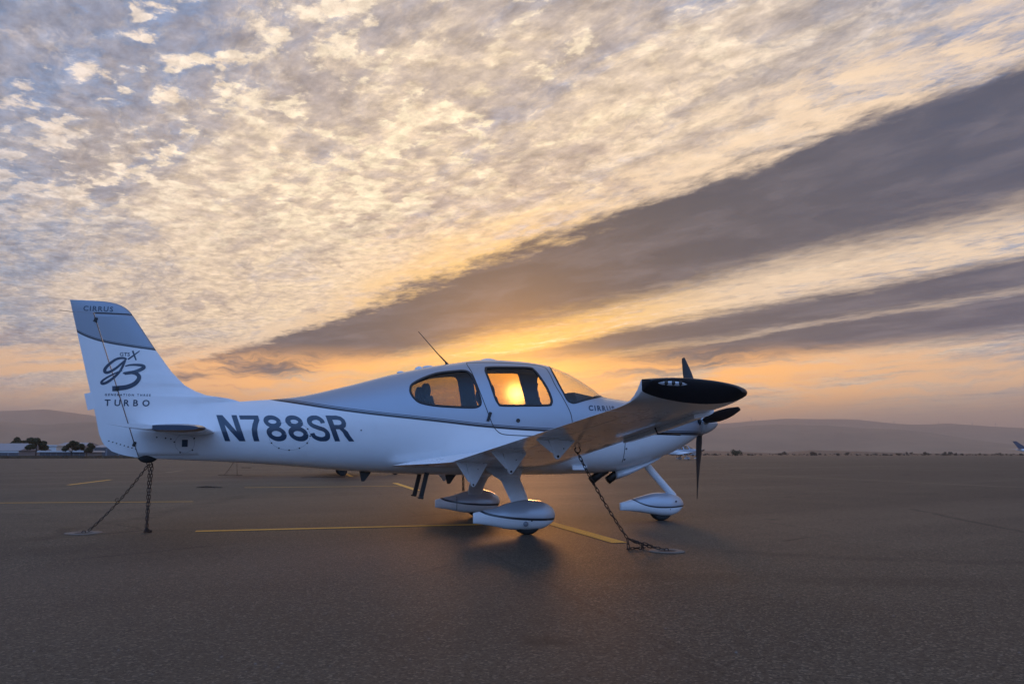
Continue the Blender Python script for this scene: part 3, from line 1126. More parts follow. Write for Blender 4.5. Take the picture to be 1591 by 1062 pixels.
for s in (-1, 1):
    mesh_obj('hinge_gap', *ribbon([(fin_hinge(z), z) for z in np.linspace(0.885, 2.58, 30)], 0.007, 0.001, fin_half, s), M['trim'], rud)
    mesh_obj('hinge_gap', *ribbon([(x, 2.584) for x in np.linspace(-7.31, -6.90, 14)], 0.010, 0.001, fin_half, s), M['trim'], rud)
mesh_obj('trim_tab', *box((-7.285, 0, 1.53), (0.09, 0.008, 0.20), Matrix.Rotation(R(-15), 4, 'Y')), M['white'], rud, smooth=False)
mesh_obj('static_wick', *tube([(-7.52, 0, 2.585), (-7.69, 0, 2.60)], 0.003, 6), M['dmetal'], rud)
mesh_obj('tail_skid', *blister(-6.62, 0.862, 0.22, 0.04, 0.055), M['rubber'], plane)
# tail-side access panel, ring of screws
for side in (-1, 1):
    pv = []
    for a in (0, 1, 2, 3):
        dx_, dz_ = ((-0.033, -0.042), (0.033, -0.042), (0.033, 0.042), (-0.033, 0.042))[a]
        pv.append((-6.20 + dx_, side * (body_out(-6.20 + dx_, 1.04 + dz_) + 0.002), 1.04 + dz_))
    mesh_obj('access_cover', pv, [(0, 1, 2, 3)], M['dark_mark'], plane, smooth=False)
    circ = [(-6.20 + 0.11 * math.cos(a), 1.04 + 0.11 * math.sin(a)) for a in np.linspace(0, 2 * math.pi, 40, endpoint=False)]
    mesh_obj('access_panel_edge', *ribbon(circ, 0.0025, 0.0012, body_out, side, closed=True), M['roof_grey'], plane)
    circ = [(-5.0 + 0.24 * math.cos(a), 1.13 + 0.17 * math.sin(a)) for a in np.linspace(0, 2 * math.pi, 60, endpoint=False)]
    mesh_obj('access_panel_edge', *ribbon(circ, 0.0025, 0.0012, body_out, side, closed=True), M['roof_grey'], plane)
    sv, sf = [], []
    for (cx, cz) in [(-6.20 + 0.12 * math.cos(a), 1.04 + 0.12 * math.sin(a)) for a in np.linspace(0.5, 6.8, 6)] + \
                    [(-5.0 + 0.24 * math.cos(a), 1.13 + 0.17 * math.sin(a)) for a in np.linspace(0, 2 * math.pi, 12, endpoint=False)] + [(-6.42, 1.10), (-6.36, 1.09), (-6.52, 1.11), (-4.16, 1.20)]:
        v_, f_ = ribbon([(cx + 0.005 * math.cos(a), cz + 0.005 * math.sin(a)) for a in np.linspace(0, 2 * math.pi, 8, endpoint=False)], 0.009, 0.002, body_out, side, closed=True)
        sv, sf = join((sv, sf), (v_, f_))
    mesh_obj('panel_screws', sv, sf, M['dmetal'], plane)['kind'] = 'stuff'

# ------------------------------------------------------------------ lettering
GL = {      # strokes: points, width; a negative width is measured level, so the stroke is cut flat at base and cap line
    'N': [([(0.07, 0), (0.07, 1)], -.195), ([(0.575, 0), (0.575, 1)], -.195), ([(0.565, 0), (0.08, 1)], -.225)],
    '7': [([(0.0, .913), (0.63, .913)], .155), ([(0.30, 0), (0.315, .22), (0.365, .45), (0.46, .66), (0.545, .80), (0.555, .985)], -.205)],
    '8': [([(0.325 + .215 * math.cos(a), .752 + .165 * math.sin(a)) for a in np.linspace(0, 2 * math.pi, 37)], .17),
          ([(0.325 + .245 * math.cos(a), .288 + .200 * math.sin(a)) for a in np.linspace(0, 2 * math.pi, 37)], .18)],
    'S': [(smooth_poly([(0.555, .70), (0.53, .82), (0.42, .908), (0.28, .908), (0.14, .83), (0.11, .70), (0.18, .60), (0.34, .52), (0.51, .44), (0.58, .31), (0.53, .16),
                        (0.41, .088), (0.25, .088), (0.10, .17), (0.06, .31)], 6, False), .175)],
    'R': [([(0.09, 0), (0.09, 1)], -.20), ([(0.08, .915), (0.36, .915), (0.47, .885), (0.53, .81), (0.54, .72), (0.50, .62), (0.42, .565), (0.34, .55), (0.08, .55)], .165),
          ([(0.575, 0), (0.50, .20), (0.47, .36), (0.40, .47), (0.30, .55)], -.205)],
}


def dense(L, step):
    out = [L[0]]
    for a, b in zip(L[:-1], L[1:]):
        n = max(1, int(math.hypot(b[0] - a[0], b[1] - a[1]) / step))
        out += [(a[0] + (b[0] - a[0]) * k / n, a[1] + (b[1] - a[1]) * k / n) for k in range(1, n + 1)]
    return out


def big_text(txt, x0, z0, h, adv, slant, wx, parent, yfun, side, m, name):
    """strokes are drawn upright, cut flat at the base and cap lines, then slanted on to the skin"""
    for i, ch in enumerate(txt):
        V_, F_ = [], []
        for si, (st, w) in enumerate(GL[ch]):
            pts = [(p[0] * wx, p[1] * h) for p in dense(list(st), 0.04)]
            if w > 0:
                flat, f_ = ribbon(pts, w * h, 0.0, lambda x, z: 0.0, 1, sub=3)
                flat = [(x, z) for x, _, z in flat]
            else:
                flat = [(x - w * h * (q / 3 - 0.5), z) for x, z in pts for q in range(4)]
                f_ = [(r * 4 + q, r * 4 + q + 1, r * 4 + q + 5, r * 4 + q + 4) for r in range(len(pts) - 1) for q in range(3)]
            v_ = []
            for (x, z) in flat:
                z = min(max(z, 0.0), h)
                X, Z = x0 + i * adv + x - slant * z, z0 + z
                v_.append((X, side * (yfun(X, Z) + 0.0022 + 0.0004 * si), Z))
            V_, F_ = join((V_, F_), (v_, f_))
        mesh_obj(name, V_, F_, m, parent)


big_text('N788SR', -5.738, 1.066, 0.314, 0.2544, 0.391, 0.345, fus, body_out, -1, M['dark_mark'], 'registration_letter')


def font_text(txt, size, x0, z0, parent, yfun, m, name, bold=0.0, space=1.0, slant=0.0, side=-1):
    cu = bpy.data.curves.new(name, 'FONT')
    cu.body = txt
    cu.size = size
    cu.offset = bold
    cu.space_character = space
    cu.shear = slant
    cu.resolution_u = 3
    o = bpy.data.objects.new(name, cu)
    C.objects.link(o)
    me = bpy.data.meshes.new_from_object(o.evaluated_get(bpy.context.evaluated_depsgraph_get()))
    bpy.data.objects.remove(o)
    bm = bmesh.new()
    bm.from_mesh(me)
    bmesh.ops.triangulate(bm, faces=bm.faces)
    bmesh.ops.subdivide_edges(bm, edges=[e for e in bm.edges if e.calc_length() > size * 0.5], cuts=2, use_grid_fill=False)
    for q in bm.verts:
        x, z = x0 + q.co.x, z0 + q.co.y
        q.co = Vector((x, side * (yfun(x, z) + 0.0022), z))
    bm.to_mesh(me)
    bm.free()
    me.materials.clear()
    me.materials.append(m)
    r = bpy.data.objects.new(name, me)
    C.objects.link(r)
    r.parent = parent
    return r


font_text('CIRRUS', 0.095, -1.255, 1.475, fus, surf, M['dark_mark'], 'maker_lettering', 0.004, 1.35)
font_text('CIRRUS', 0.085, -7.435, 2.605, rud, fin_half, M['dark_mark'], 'fin_lettering', 0.0015, 1.22)
for k, ch in enumerate('TURBO'):
    font_text(ch, 0.105, -7.125 + 0.1035 * k, 1.478, fin, fin_half, M['dark_mark'], 'fin_letter', 0.002)
font_text('GENERATION THREE', 0.036, -7.130, 1.596, fin, fin_half, M['dark_mark'], 'fin_lettering', 0.001, 1.62)['kind'] = 'stuff'
font_text('GTS', 0.062, -6.998, 2.072, fin, fin_half, M['dark_mark'], 'fin_lettering', 0.001, 1.05)
fl = lambda L: smooth_poly(L, 6, False)
# brush-stroke figures of the fin emblem
px = lambda L: [(-7.178 + (a - 262) * 0.00180, 2.125 - (b - 385) * 0.00196) for a, b in L]


def brush(L, w0, w1, w2, off):
    p = fl(px(L))
    n = len(p)
    w0, w1, w2 = w0 * 1.25, w1 * 1.25, w2 * 1.25
    ws = [(w0 + (w1 - w0) * min(1, i / (n * 0.5))) if i < n / 2 else (w1 + (w2 - w1) * (i - n / 2) / (n / 2)) for i in range(n)]
    return ribbon(p, ws, off, fin_half, -1, sub=2)


for em in (
    brush([(408, 432), (385, 424), (345, 432), (305, 462), (280, 492), (282, 512), (305, 512), (345, 488), (385, 452), (402, 436)], 0.018, 0.030, 0.016, 0.0022),
    brush([(398, 440), (385, 478), (365, 515), (330, 550), (295, 575), (268, 582), (266, 568), (295, 545), (340, 520), (385, 500)], 0.020, 0.026, 0.010, 0.0026),
    brush([(402, 474), (430, 466), (470, 464), (508, 468), (516, 480), (490, 496), (450, 510), (405, 518), (399, 521)], 0.010, 0.034, 0.026, 0.0030),
    brush([(405, 518), (445, 512), (480, 522), (492, 545), (470, 578), (425, 600), (375, 608), (332, 612)], 0.026, 0.040, 0.050, 0.0034),
    brush([(440, 378), (452, 405), (466, 436)], 0.016, 0.014, 0.012, 0.0022),
    brush([(483, 378), (450, 405), (416, 432)], 0.008, 0.014, 0.016, 0.0026)):
    mesh_obj('fin_emblem', *em, M['dark_mark'], fin)

# ------------------------------------------------------------------ wings
AF_N = 26


def wing_station(y):
    """y outboard (positive): LE x, TE x, LE z, TE z, thickness ratio"""
    t = (y - 0.6) / 5.0
    le = -1.60 - 0.40 * t - 0.04 * max(0, t) ** 4
    te = -3.16 + 0.40 * t
    zl = 0.855 + 0.435 * t
    zt_ = 0.785 + 0.475 * t
    th = 0.155 - 0.03 * t
    if y < 0.95:
        f = (0.95 - y) / 0.4
        f = max(0.0, min(1.0, f))
        te -= 0.62 * f ** 1.5
        zt_ -= 0.004 * f
    return le, te, zl, zt_, th


def wing_loop(y, c0, c1, s, n=AF_N):
    le, te, zl, zt_, th = wing_station(y)
    ch = le - te
    cs = [c0 + (c1 - c0) * (0.5 - 0.5 * math.cos(math.pi * k / (n - 1))) for k in range(n)]
    up, dn = [], []
    base = 1.53
    for c in cs:
        x = le - ch * c
        zc_ = zl + (zt_ - zl) * c + 0.09 * ch * 0.25 * 4 * c * (1 - c) * 0.6
        tk = naca(c) * th * min(ch, base) + 0.001
        up.append((x, s * y, zc_ + tk))
        dn.append((x, s * y, zc_ - tk * 0.92))
    return up + dn[::-1]


TIP_BOTTOM = None
for s in (-1, 1):
    wing = empty('wing')
    wing.parent = plane
    ys = [0.42, 0.50, 0.56, 0.62, 0.68, 0.75, 0.82, 0.89, 0.93] + list(np.linspace(0.96, 5.42, 34))
    ys_in = [y for y in ys if y < 0.97]
    loops = [wing_loop(y, 0.0, 1.0, s) for y in ys_in]
    loops2 = [wing_loop(y, 0.0, 0.745, s) for y in ys if y >= 0.96]
    loops3 = [wing_loop(y, 0.0, 1.0, s) for y in np.linspace(5.10, 5.20, 3)]
    fix_normals(mesh_obj('wing_root_fairing', *loft(loops), M['white'], wing, sharp=40))
    fix_normals(mesh_obj('wing_panel', *loft([wing_loop(y, 0.0, 0.745, s) for y in np.linspace(0.962, 5.098, 40)]), M['white'], wing, sharp=40))
    fix_normals(mesh_obj('outer_wing_panel', *loft(loops3), M['white'], wing, sharp=40))
    fl_ = fix_normals(mesh_obj('flap', *loft([wing_loop(y, 0.752, 1.0, s, 14) for y in np.linspace(0.985, 3.64, 16)]), M['white'], wing, sharp=40))
    al_ = fix_normals(mesh_obj('aileron', *loft([wing_loop(y, 0.752, 1.0, s, 14) for y in np.linspace(3.655, 5.09, 12)]), M['white'], wing, sharp=40))
    # up-swept tip: white underside blends up into a black cap
    le, te, zl, zt_, th = wing_station(5.20)
    n = 30

    def tip_loop(y, f, le, te, low, high):
        up, dn = [], []
        for k in range(n):
            c = 0.5 - 0.5 * math.cos(math.pi * k / (n - 1))
            x = le - (le - te) * c
            up.append((x, s * y, high(c)))
            dn.append((x, s * y, low(c)))
        return up + dn[::-1]

    zu0 = lambda c: zl + (zt_ - zl) * c + 0.054 * (le - te) * c * (1 - c) + naca(c) * th * (le - te) + 0.001
    zl0 = lambda c: zl + (zt_ - zl) * c + 0.054 * (le - te) * c * (1 - c) - 0.92 * naca(c) * th * (le - te) - 0.001
    low1 = lambda c: 1.318 - 0.080 * max(0.0, math.sin(math.pi * min(1, c) ** 0.80)) ** 0.62
    high1 = lambda c: 1.320 + 0.084 * (1 - (1 - c) ** 2.6) ** 0.52 - 0.018 * c ** 6
    mixf = lambda a, b, t: (lambda c: a(c) * (1 - t) + b(c) * t)
    loops = []
    for y, t, tx in ((5.201, 0.0, 0.0), (5.27, 0.02, 0.20), (5.34, 0.07, 0.40), (5.41, 0.17, 0.60), (5.46, 0.32, 0.73), (5.50, 0.52, 0.84), (5.53, 0.75, 0.92), (5.56, 1.0, 1.0)):
        dz_ = 0.087 * (y - 5.20) * (1 - t)
        lowf, highf = mixf(zl0, low1, t), mixf(zu0, high1, t)
        loops.append(tip_loop(y, t, le + (-2.005 - le) * tx, te + (-2.760 - te) * tx, lambda c: lowf(c) + dz_, lambda c: highf(c) + dz_))
    V_, F_ = loft(loops)
    fix_normals(mesh_obj('wing_tip', V_, F_, M['white'], wing, sharp=60))
    loops = []
    for y, r_, sh in ((5.561, 0.0, 0.0), (5.578, 0.16, 0.012), (5.60, 0.38, 0.03), (5.618, 0.62, 0.05), (5.628, 0.85, 0.075), (5.630, 0.98, 0.09)):
        hi = lambda c, r_=r_: high1(c) + 0.002 - 0.006 * r_
        lo = lambda c, r_=r_: low1(c) * (1 - r_) + (high1(c) - 0.008) * r_ - (0.001 if r_ == 0 else 0)
        loops.append(tip_loop(y, 0, -2.003 - sh * 0.9, -2.758 + sh * 0.5, lo, hi))
    tipc = fix_normals(mesh_obj('wing_tip_cap', *loft(loops), M['black'], wing, sharp=60))
    # clear lamp lens let into the cap
    lv_, lf_ = [], []
    m_ = 18
    for rr, dep in ((1.0, 0.004), (0.75, 0.012), (0.4, 0.016), (0.02, 0.017)):
        for k in range(m_):
            a = 2 * math.pi * k / m_
            lv_.append((-2.575 + 0.150 * rr * math.cos(a), s * (5.612 + dep), 1.366 + 0.023 * rr * math.sin(a) - 0.012 * rr * math.cos(a) * 0.4))
    for i in range(3):
        for k in range(m_):
            lf_.append((i * m_ + k, i * m_ + (k + 1) % m_, (i + 1) * m_ + (k + 1) % m_, (i + 1) * m_ + k))
    mesh_obj('position_light', lv_, lf_, M['chrome'], tipc)
    for k in range(3):
        mesh_obj('lamp_bulb', *lathe([(-0.016, 0.004), (-0.008, 0.013), (0.008, 0.013), (0.016, 0.004)], (-2.62 + 0.05 * k, s * 5.624, 1.364), 'z', 10), M['dmetal'], tipc)
    # dark sealing line along the flap gap, lower side
    def under(x, y, off=0.0):
        le_, te_, zl_, zt2, th_ = wing_station(y)
        ch = le_ - te_
        c = min(1, max(0, (le_ - x) / ch))
        return zl_ + (zt2 - zl_) * c + 0.054 * ch * c * (1 - c) - 0.92 * (naca(c) * th_ * min(ch, 1.53) + 0.001) - off
    # landing-flap hinge fairings
    for fy, xtip, ztip in ((1.00, -2.865, 0.532), (2.25, -2.735, 0.712), (3.40, -2.604, 0.872)):
        le_, te_, zl_, zt2, th_ = wing_station(fy)
        xh = xtip + 0.022
        z0 = under(xh, fy) + 0.03
        zt_tip = ztip
        prof = [(xh - 0.125, z0 - 0.01), (xh + 0.150, z0 - 0.01), (xh - 0.005, zt_tip + 0.02), (xh - 0.022, zt_tip), (xh - 0.045, zt_tip - 0.002), (xh - 0.062, zt_tip + 0.02)]
        a = [(x, s * (fy - 0.020), z) for x, z in prof]
        b = [(x, s * (fy + 0.020), z) for x, z in prof]
        fo = fix_normals(mesh_obj('flap_hinge_fairing', *loft([a, b]), M['white'], wing, smooth=False))
        inner = [(xh - 0.255, z0 - 0.005), (xh - 0.135, z0 - 0.005), (xh - 0.062, zt_tip + 0.045), (xh - 0.090, zt_tip + 0.055)]
        a = [(x, s * (fy - 0.013), z) for x, z in inner]
        b = [(x, s * (fy + 0.013), z) for x, z in inner]
        fix_normals(mesh_obj('hinge_arm', *loft([a, b]), M['white'], fo, smooth=False))
        bolts = join(*[lathe([(s * (fy + d), r0), (s * (fy + d) + 0.001, r0 * 0.8)], (bx_, 0, bz_), 'y', 10)
                       for d in (0.022,) for bx_, bz_, r0 in ((xh - 0.034, zt_tip + 0.022, 0.012), (xh + 0.02, z0 - 0.10, 0.006), (xh + 0.09, z0 - 0.03, 0.006))])
        mesh_obj('bolts', *bolts, M['trim'], fo)['kind'] = 'stuff'
    # fuel drains, inspection plates, tie-down ring under the wing
    ry = 2.92
    mesh_obj('tie_down_ring', *tube([(-2.25 + 0.028 * math.cos(a), s * ry, under(-2.25, ry) - 0.022 + 0.028 * math.sin(a)) for a in np.linspace(0, 2 * math.pi, 17)], 0.006, 6), M['dmetal'], wing)
    iv, jf = [], []
    for (ix, iy) in ((-2.35, 1.9), (-2.45, 2.5), (-2.4, 3.5), (-2.4, 4.2), (-2.35, 4.8)):
        p_ = [(ix + 0.07 * math.cos(a), s * (iy + 0.10 * math.sin(a)), 0) for a in np.linspace(0, 2 * math.pi, 24, endpoint=False)]
        q_ = [(ix + 0.064 * math.cos(a), s * (iy + 0.093 * math.sin(a)), 0) for a in np.linspace(0, 2 * math.pi, 24, endpoint=False)]
        vv = [(x, y, under(x, abs(y), 0.0012)) for x, y, _ in p_ + q_]
        ff = [(k, (k + 1) % 24, 24 + (k + 1) % 24, 24 + k) for k in range(24)]
        mesh_obj('inspection_plate', vv, ff, M['roof_grey'], wing)

    mesh_obj('pitot_probe', *tube([(-2.1, s * 4.35, under(-2.1, 4.35)), (-2.08, s * 4.35, under(-2.1, 4.35) - 0.05), (-1.88, s * 4.35, under(-2.1, 4.35) - 0.055)], 0.008, 8), M['dmetal'], wing)
    # raised stall cuff on the outer leading edge
    cv = []
    for y in np.linspace(3.55, 5.05, 14):
        le_, te_, zl_, zt2, th_ = wing_station(y)
        ch = le_ - te_
        e = 0.02 + 0.018 * math.sin(math.pi * (y - 3.55) / 1.5)
        cv.append([(le_ + e - (0.20 * ch) * q, s * y, (zl_ + (zt2 - zl_) * 0.2 * q) + sg * (naca(q * 0.2) * th_ * ch * 1.04 + 0.004) - 0.012)
                   for q, sg in [(q, 1) for q in (1, .6, .3, .1, 0.02)] + [(q, -1) for q in (0.02, .1, .3, .6, 1)]])
    fix_normals(mesh_obj('leading_edge_cuff', *loft(cv), M['white'], wing, sharp=50))

# ------------------------------------------------------------------ tailplane
for s in (-1, 1):
    def stab_loop(y, c0, c1, le, te, z, th, n=18):
        cs = [c0 + (c1 - c0) * (0.5 - 0.5 * math.cos(math.pi * k / (n - 1))) for k in range(n)]
        up = [(le - (le - te) * c, s * y, z + naca(c) * th * (le - te) + 0.001) for c in cs]
        dn = [(x, y_, z - (zz - z)) for x, y_, zz in up[::-1]]
        return up + dn
    ys = list(np.linspace(0.04, 1.42, 12)) + [1.47, 1.52, 1.55]
    lp = lambda y: (-5.88 + 0.06 * y / 1.55 - (0.06 * max(0, y - 1.42) / 0.13), -6.68)
    tk = lambda y: 0.10 if y < 1.42 else 0.10 - 0.035 * (y - 1.42) / 0.13
    st = fix_normals(mesh_obj('tailplane', *loft([stab_loop(y, 0.0, 0.555, lp(y)[0], lp(y)[1], 1.172 + 0.006 * y, tk(y)) for y in ys if y < 1.43]), M['white'], plane, sharp=45))
    fix_normals(mesh_obj('tailplane_tip', *loft([stab_loop(y, 0.0, 0.553, lp(y)[0], lp(y)[1], 1.172 + 0.006 * y, tk(y)) for y in (1.421, 1.45, 1.48, 1.51, 1.535, 1.55)]), M['dark_mark'], st, sharp=45))

    def el_loop(y, hx, te, z, th, n=12):
        a = [(hx - (hx - te) * c, s * y, z + 0.045 * c * 0.6 + th * (1 - c) ** 0.8 * (0.55 + 0.45 * math.sin(min(1, c * 6) * math.pi / 2)) + 0.002) for c in np.linspace(0, 1, n)]
        b = [(x, yy, z + 0.045 * ((hx - x) / (hx - te)) * 0.6 - (zz - z - 0.045 * ((hx - x) / (hx - te)) * 0.6)) for x, yy, zz in a[::-1]]
        return a + b
    eh = lambda y: -6.135 if y < 1.74 else -6.00
    el_ys = list(np.linspace(0.10, 1.735, 10)) + [1.745, 1.84, 1.90, 1.945]
    elv = fix_normals(mesh_obj('elevator', *loft([el_loop(y, -6.315, -6.745, 1.176 + 0.006 * y, 0.024) for y in np.linspace(0.10, 1.55, 14)]), M['white'], plane, sharp=45))

# ------------------------------------------------------------------ landing gear
def spat(outline, wmax, yc, flat=2.6):
    """outline rows: x, z top, z bottom, width factor"""
    xs = [o[0] for o in outline]
    loops = []
    for x in np.linspace(xs[0], xs[-1], 40):
        zt_, zb_, w = (float(pchip(xs, [o[k] for o in outline], x)) for k in (1, 2, 3))
        zm = zb_ + (zt_ - zb_) * 0.42
        L = []
        for a in np.linspace(0, 2 * math.pi, 32, endpoint=False):
            c_, s_ = math.cos(a), math.sin(a)
            n_ = 2.1 if s_ >= 0 else flat
            yy = math.copysign(abs(c_) ** (2 / n_), c_) * w * wmax
            zz = zm + (zt_ - zm) * abs(s_) ** (2 / n_) if s_ >= 0 else zm - (zm - zb_) * abs(s_) ** (2 / n_)
            L.append((x, yc + yy, zz))
        loops.append(L)
    return loft(loops)


MAIN_OUT = [(-2.945, 0.250, 0.137, 0.10), (-2.80, 0.286, 0.115, 0.34), (-2.682, 0.310, 0.092, 0.56), (-2.523, 0.360, 0.060, 0.82), (-2.315, 0.390, 0.050, 1.0),
            (-2.17, 0.375, 0.055, 0.98), (-2.05, 0.330, 0.105, 0.80), (-1.995, 0.285, 0.152, 0.52), (-1.975, 0.245, 0.195, 0.20)]
NOSE_OUT = [(-0.60, 0.247, 0.145, 0.10), (-0.502, 0.272, 0.139, 0.32), (-0.283, 0.336, 0.112, 0.70), (-0.045, 0.380, 0.070, 0.98), (0.10, 0.378, 0.058, 1.0),
            (0.22, 0.352, 0.085, 0.86), (0.315, 0.300, 0.150, 0.52), (0.355, 0.240, 0.195, 0.18)]


def wheel(x, y, r, w, parent):
    wv, wf = lathe([(y - w * 0.30, r * 0.56), (y - w * 0.46, r * 0.66), (y - w * 0.50, r * 0.82), (y - w * 0.38, r * 0.95), (y - w * 0.18, r * 0.995), (y, r), (y + w * 0.18, r * 0.995),
                    (y + w * 0.38, r * 0.95), (y + w * 0.50, r * 0.82), (y + w * 0.46, r * 0.66), (y + w * 0.30, r * 0.56)], (x, 0, r - 0.004), 'y', 36)
    t = mesh_obj('tyre', wv, wf, M['rubber'], parent)
    mesh_obj('wheel_hub', *lathe([(y - w * 0.33, r * 0.2), (y - w * 0.31, r * 0.58), (y + w * 0.31, r * 0.58), (y + w * 0.33, r * 0.2)], (x, 0, r - 0.004), 'y', 24), M['metal'], t)


for s in (-1, 1):
    gear = empty('main_gear')
    gear.parent = plane
    # spring strut from the belly to the axle
    prof = [(-0.34, 0.80, -2.44, 0.34), (0.45, 0.71, -2.44, 0.30), (0.62, 0.66, -2.37, 0.30), (0.80, 0.61, -2.37, 0.25), (0.95, 0.54, -2.375, 0.245), (1.08, 0.47, -2.375, 0.235),
            (1.20, 0.39, -2.37, 0.22), (1.27, 0.31, -2.36, 0.20), (1.30, 0.22, -2.355, 0.18)]
    loops = []
    for (yy, zz, xc, cw) in prof[1:]:
        loops.append([(xc + cw / 2 * math.cos(a), s * yy + 0.008 * math.sin(a) * s, zz + 0.028 * math.sin(a)) for a in np.linspace(0, 2 * math.pi, 20, endpoint=False)])
    fix_normals(mesh_obj('gear_strut', *loft(loops), M['white'], gear))
    loops = []
    for (yy, zz, cw, tz) in ((0.40, 0.78, 0.56, 0.10), (0.55, 0.705, 0.46, 0.06), (0.66, 0.655, 0.36, 0.045), (0.74, 0.625, 0.29, 0.038), (0.80, 0.605, 0.262, 0.034)):
        loops.append([(-2.37 + cw / 2 * math.cos(a), s * yy, zz + tz * math.sin(a)) for a in np.linspace(0, 2 * math.pi, 20, endpoint=False)])
    fix_normals(mesh_obj('strut_fairing', *loft(loops), M['white'], gear))
    sp = mesh_obj('wheel_spat', *spat(MAIN_OUT, 0.135, s * 1.33), M['spat_main'], gear)
    wheel(-2.31, s * 1.33, 0.185, 0.155, gear)
    # strut root fairing on the inner side of the spat
    loops = []
    for t, cw, hh in ((1.19, 0.25, 0.02), (1.205, 0.40, 0.13), (1.215, 0.50, 0.22)):
        loops.append([(-2.37 + cw / 2 * math.cos(a), s * t, 0.25 + hh * math.sin(a) * 0.6) for a in np.linspace(0, 2 * math.pi, 20, endpoint=False)])
    mesh_obj('spat_seam', *join(*[box((-2.64, s * (1.33 + d), 0.20), (0.006, 0.004, 0.20)) for d in (-0.094,)]), M['trim'], sp, smooth=False)
    dl_ = lathe([(0.0, 0.030), (0.004, 0.029), (0.006, 0.002)], (-2.36, 0, 0.128), 'y', 20)
    mesh_obj('axle_cap', [(p.x, s * (1.33 + 0.131 + p.y), p.z) for p in dl_[0]], dl_[1], M['roof_grey'], sp)
    dl_ = lathe([(0.0, 0.009), (0.006, 0.008)], (-2.29, 0, 0.162), 'y', 12)
    mesh_obj('spat_screw', [(p.x, s * (1.33 + 0.1335 + p.y), p.z) for p in dl_[0]], dl_[1], M['trim'], sp)
ng = empty('nose_gear')
ng.parent = plane
loops = []
for (x, z, cw) in ((-0.30, 0.90, 0.11), (-0.215, 0.795, 0.105), (-0.10, 0.66, 0.10), (0.03, 0.52, 0.098), (0.14, 0.405, 0.095), (0.20, 0.34, 0.10), (0.22, 0.28, 0.10)):
    loops.append([(x + cw / 2 * math.cos(a), 0.038 * math.sin(a), z + cw / 2 * 0.6 * math.cos(a) * 0.8) for a in np.linspace(0, 2 * math.pi, 18, endpoint=False)])
fix_normals(mesh_obj('gear_strut', *loft(loops), M['white'], ng))
nsp = mesh_obj('wheel_spat', *spat(NOSE_OUT, 0.125, 0.0), M['spat_nose'], ng)
mesh_obj('spat_screw', *lathe([(-0.117, 0.012), (-0.112, 0.011)], (0.195, 0, 0.262), 'y', 12), M['trim'], nsp)
mesh_obj('spat_screw', *lathe([(-0.126, 0.006), (-0.12, 0.006)], (0.10, 0, 0.155), 'y', 10), M['trim'], nsp)
wheel(0.01, 0.0, 0.17, 0.13, ng)

# small plate vent on the belly below the wing
mesh_obj('belly_vent', *box((-1.36, -(surf(-1.36, 0.74) + 0.03), 0.735), (0.20, 0.07, 0.05)), M['white'], plane, smooth=False)

# ------------------------------------------------------------------ propeller
prop = empty('propeller')
prop.parent = plane
HX, HZ, PR = 0.66, 1.352, 1.09
for ang, pitch in ((8, 30), (114, 27), (262, 27)):
    er = Vector((0, -math.cos(R(ang)), math.sin(R(ang))))
    et = Vector((1, 0, 0)).cross(er)
    loops = []
    for r, ch, tk, tw in ((0.10, 0.075, 0.060, 70), (0.17, 0.11, 0.050, 66), (0.28, 0.155, 0.034, 60), (0.45, 0.180, 0.024, 52), (0.65, 0.165, 0.018, 45), (0.85, 0.130, 0.014, 39),
                          (0.98, 0.088, 0.012, 36), (1.05, 0.066, 0.010, 34), (PR - 0.008, 0.050, 0.008, 34), (PR, 0.030, 0.004, 34)):
        dirc = et * math.cos(R(tw)) + Vector((1, 0, 0)) * math.sin(R(tw))
        dirn = er.cross(dirc)
        L = []
        for a in np.linspace(0, 2 * math.pi, 20, endpoint=False):
            L.append(Vector((HX, 0, HZ)) + er * r + dirc * (ch / 2 * math.cos(a)) + dirn * (tk / 2 * math.sin(a)))
        loops.append(L)
    bl = fix_normals(mesh_obj('propeller_blade', *loft(loops), M['prop'], prop))
    cf = lathe([(-0.03, 0.05), (0.03, 0.05)], (0, 0, 0), 'z', 16)
    mrot = er.to_track_quat('Z', 'Y').to_matrix()
    mesh_obj('blade_cuff', [mrot @ Vector(p) + Vector((HX, 0, HZ)) + er * 0.145 for p in cf[0]], cf[1], M['metal'], bl)

# ------------------------------------------------------------------ parked copies further away
KIDS = {}
for o in list(C.objects):
    if o.parent:
        KIDS.setdefault(o.parent.name, []).append(o)
p2 = copy_tree(plane, None, ('cabin_lining', 'instrument_panel', 'wheel_spat', 'wheel_hub'))
p2.location = (-0.95, 24.4, 0)
p2['label'] = 'second airplane, almost wholly hidden behind the long rear fuselage of the near one'
p2['group'] = 'airplanes parked on the apron'
plane['group'] = 'airplanes parked on the apron'
p3 = copy_tree(plane, None, ('cabin_lining', 'instrument_panel', 'seat'))
p3.location = (52.7, 96.8, 0)
p3['label'] = 'small white airplane parked far off, seen below the nose of the near one'

# ------------------------------------------------------------------ tie-down chains and ground anchors
def resample(P, step):
    P = [Vector(p) for p in P]
    d = [0.0]
    for a, b in zip(P[:-1], P[1:]):
        d.append(d[-1] + (b - a).length)
    n = max(2, int(round(d[-1] / step)))
    out = []
    for i in range(n + 1):
        t = d[-1] * i / n
        k = max(0, min(len(P) - 2, int(np.searchsorted(d, t, side='right')) - 1))
        L = d[k + 1] - d[k]
        out.append(P[k].lerp(P[k + 1], 0 if L == 0 else min(1.0, (t - d[k]) / L)))
    return out


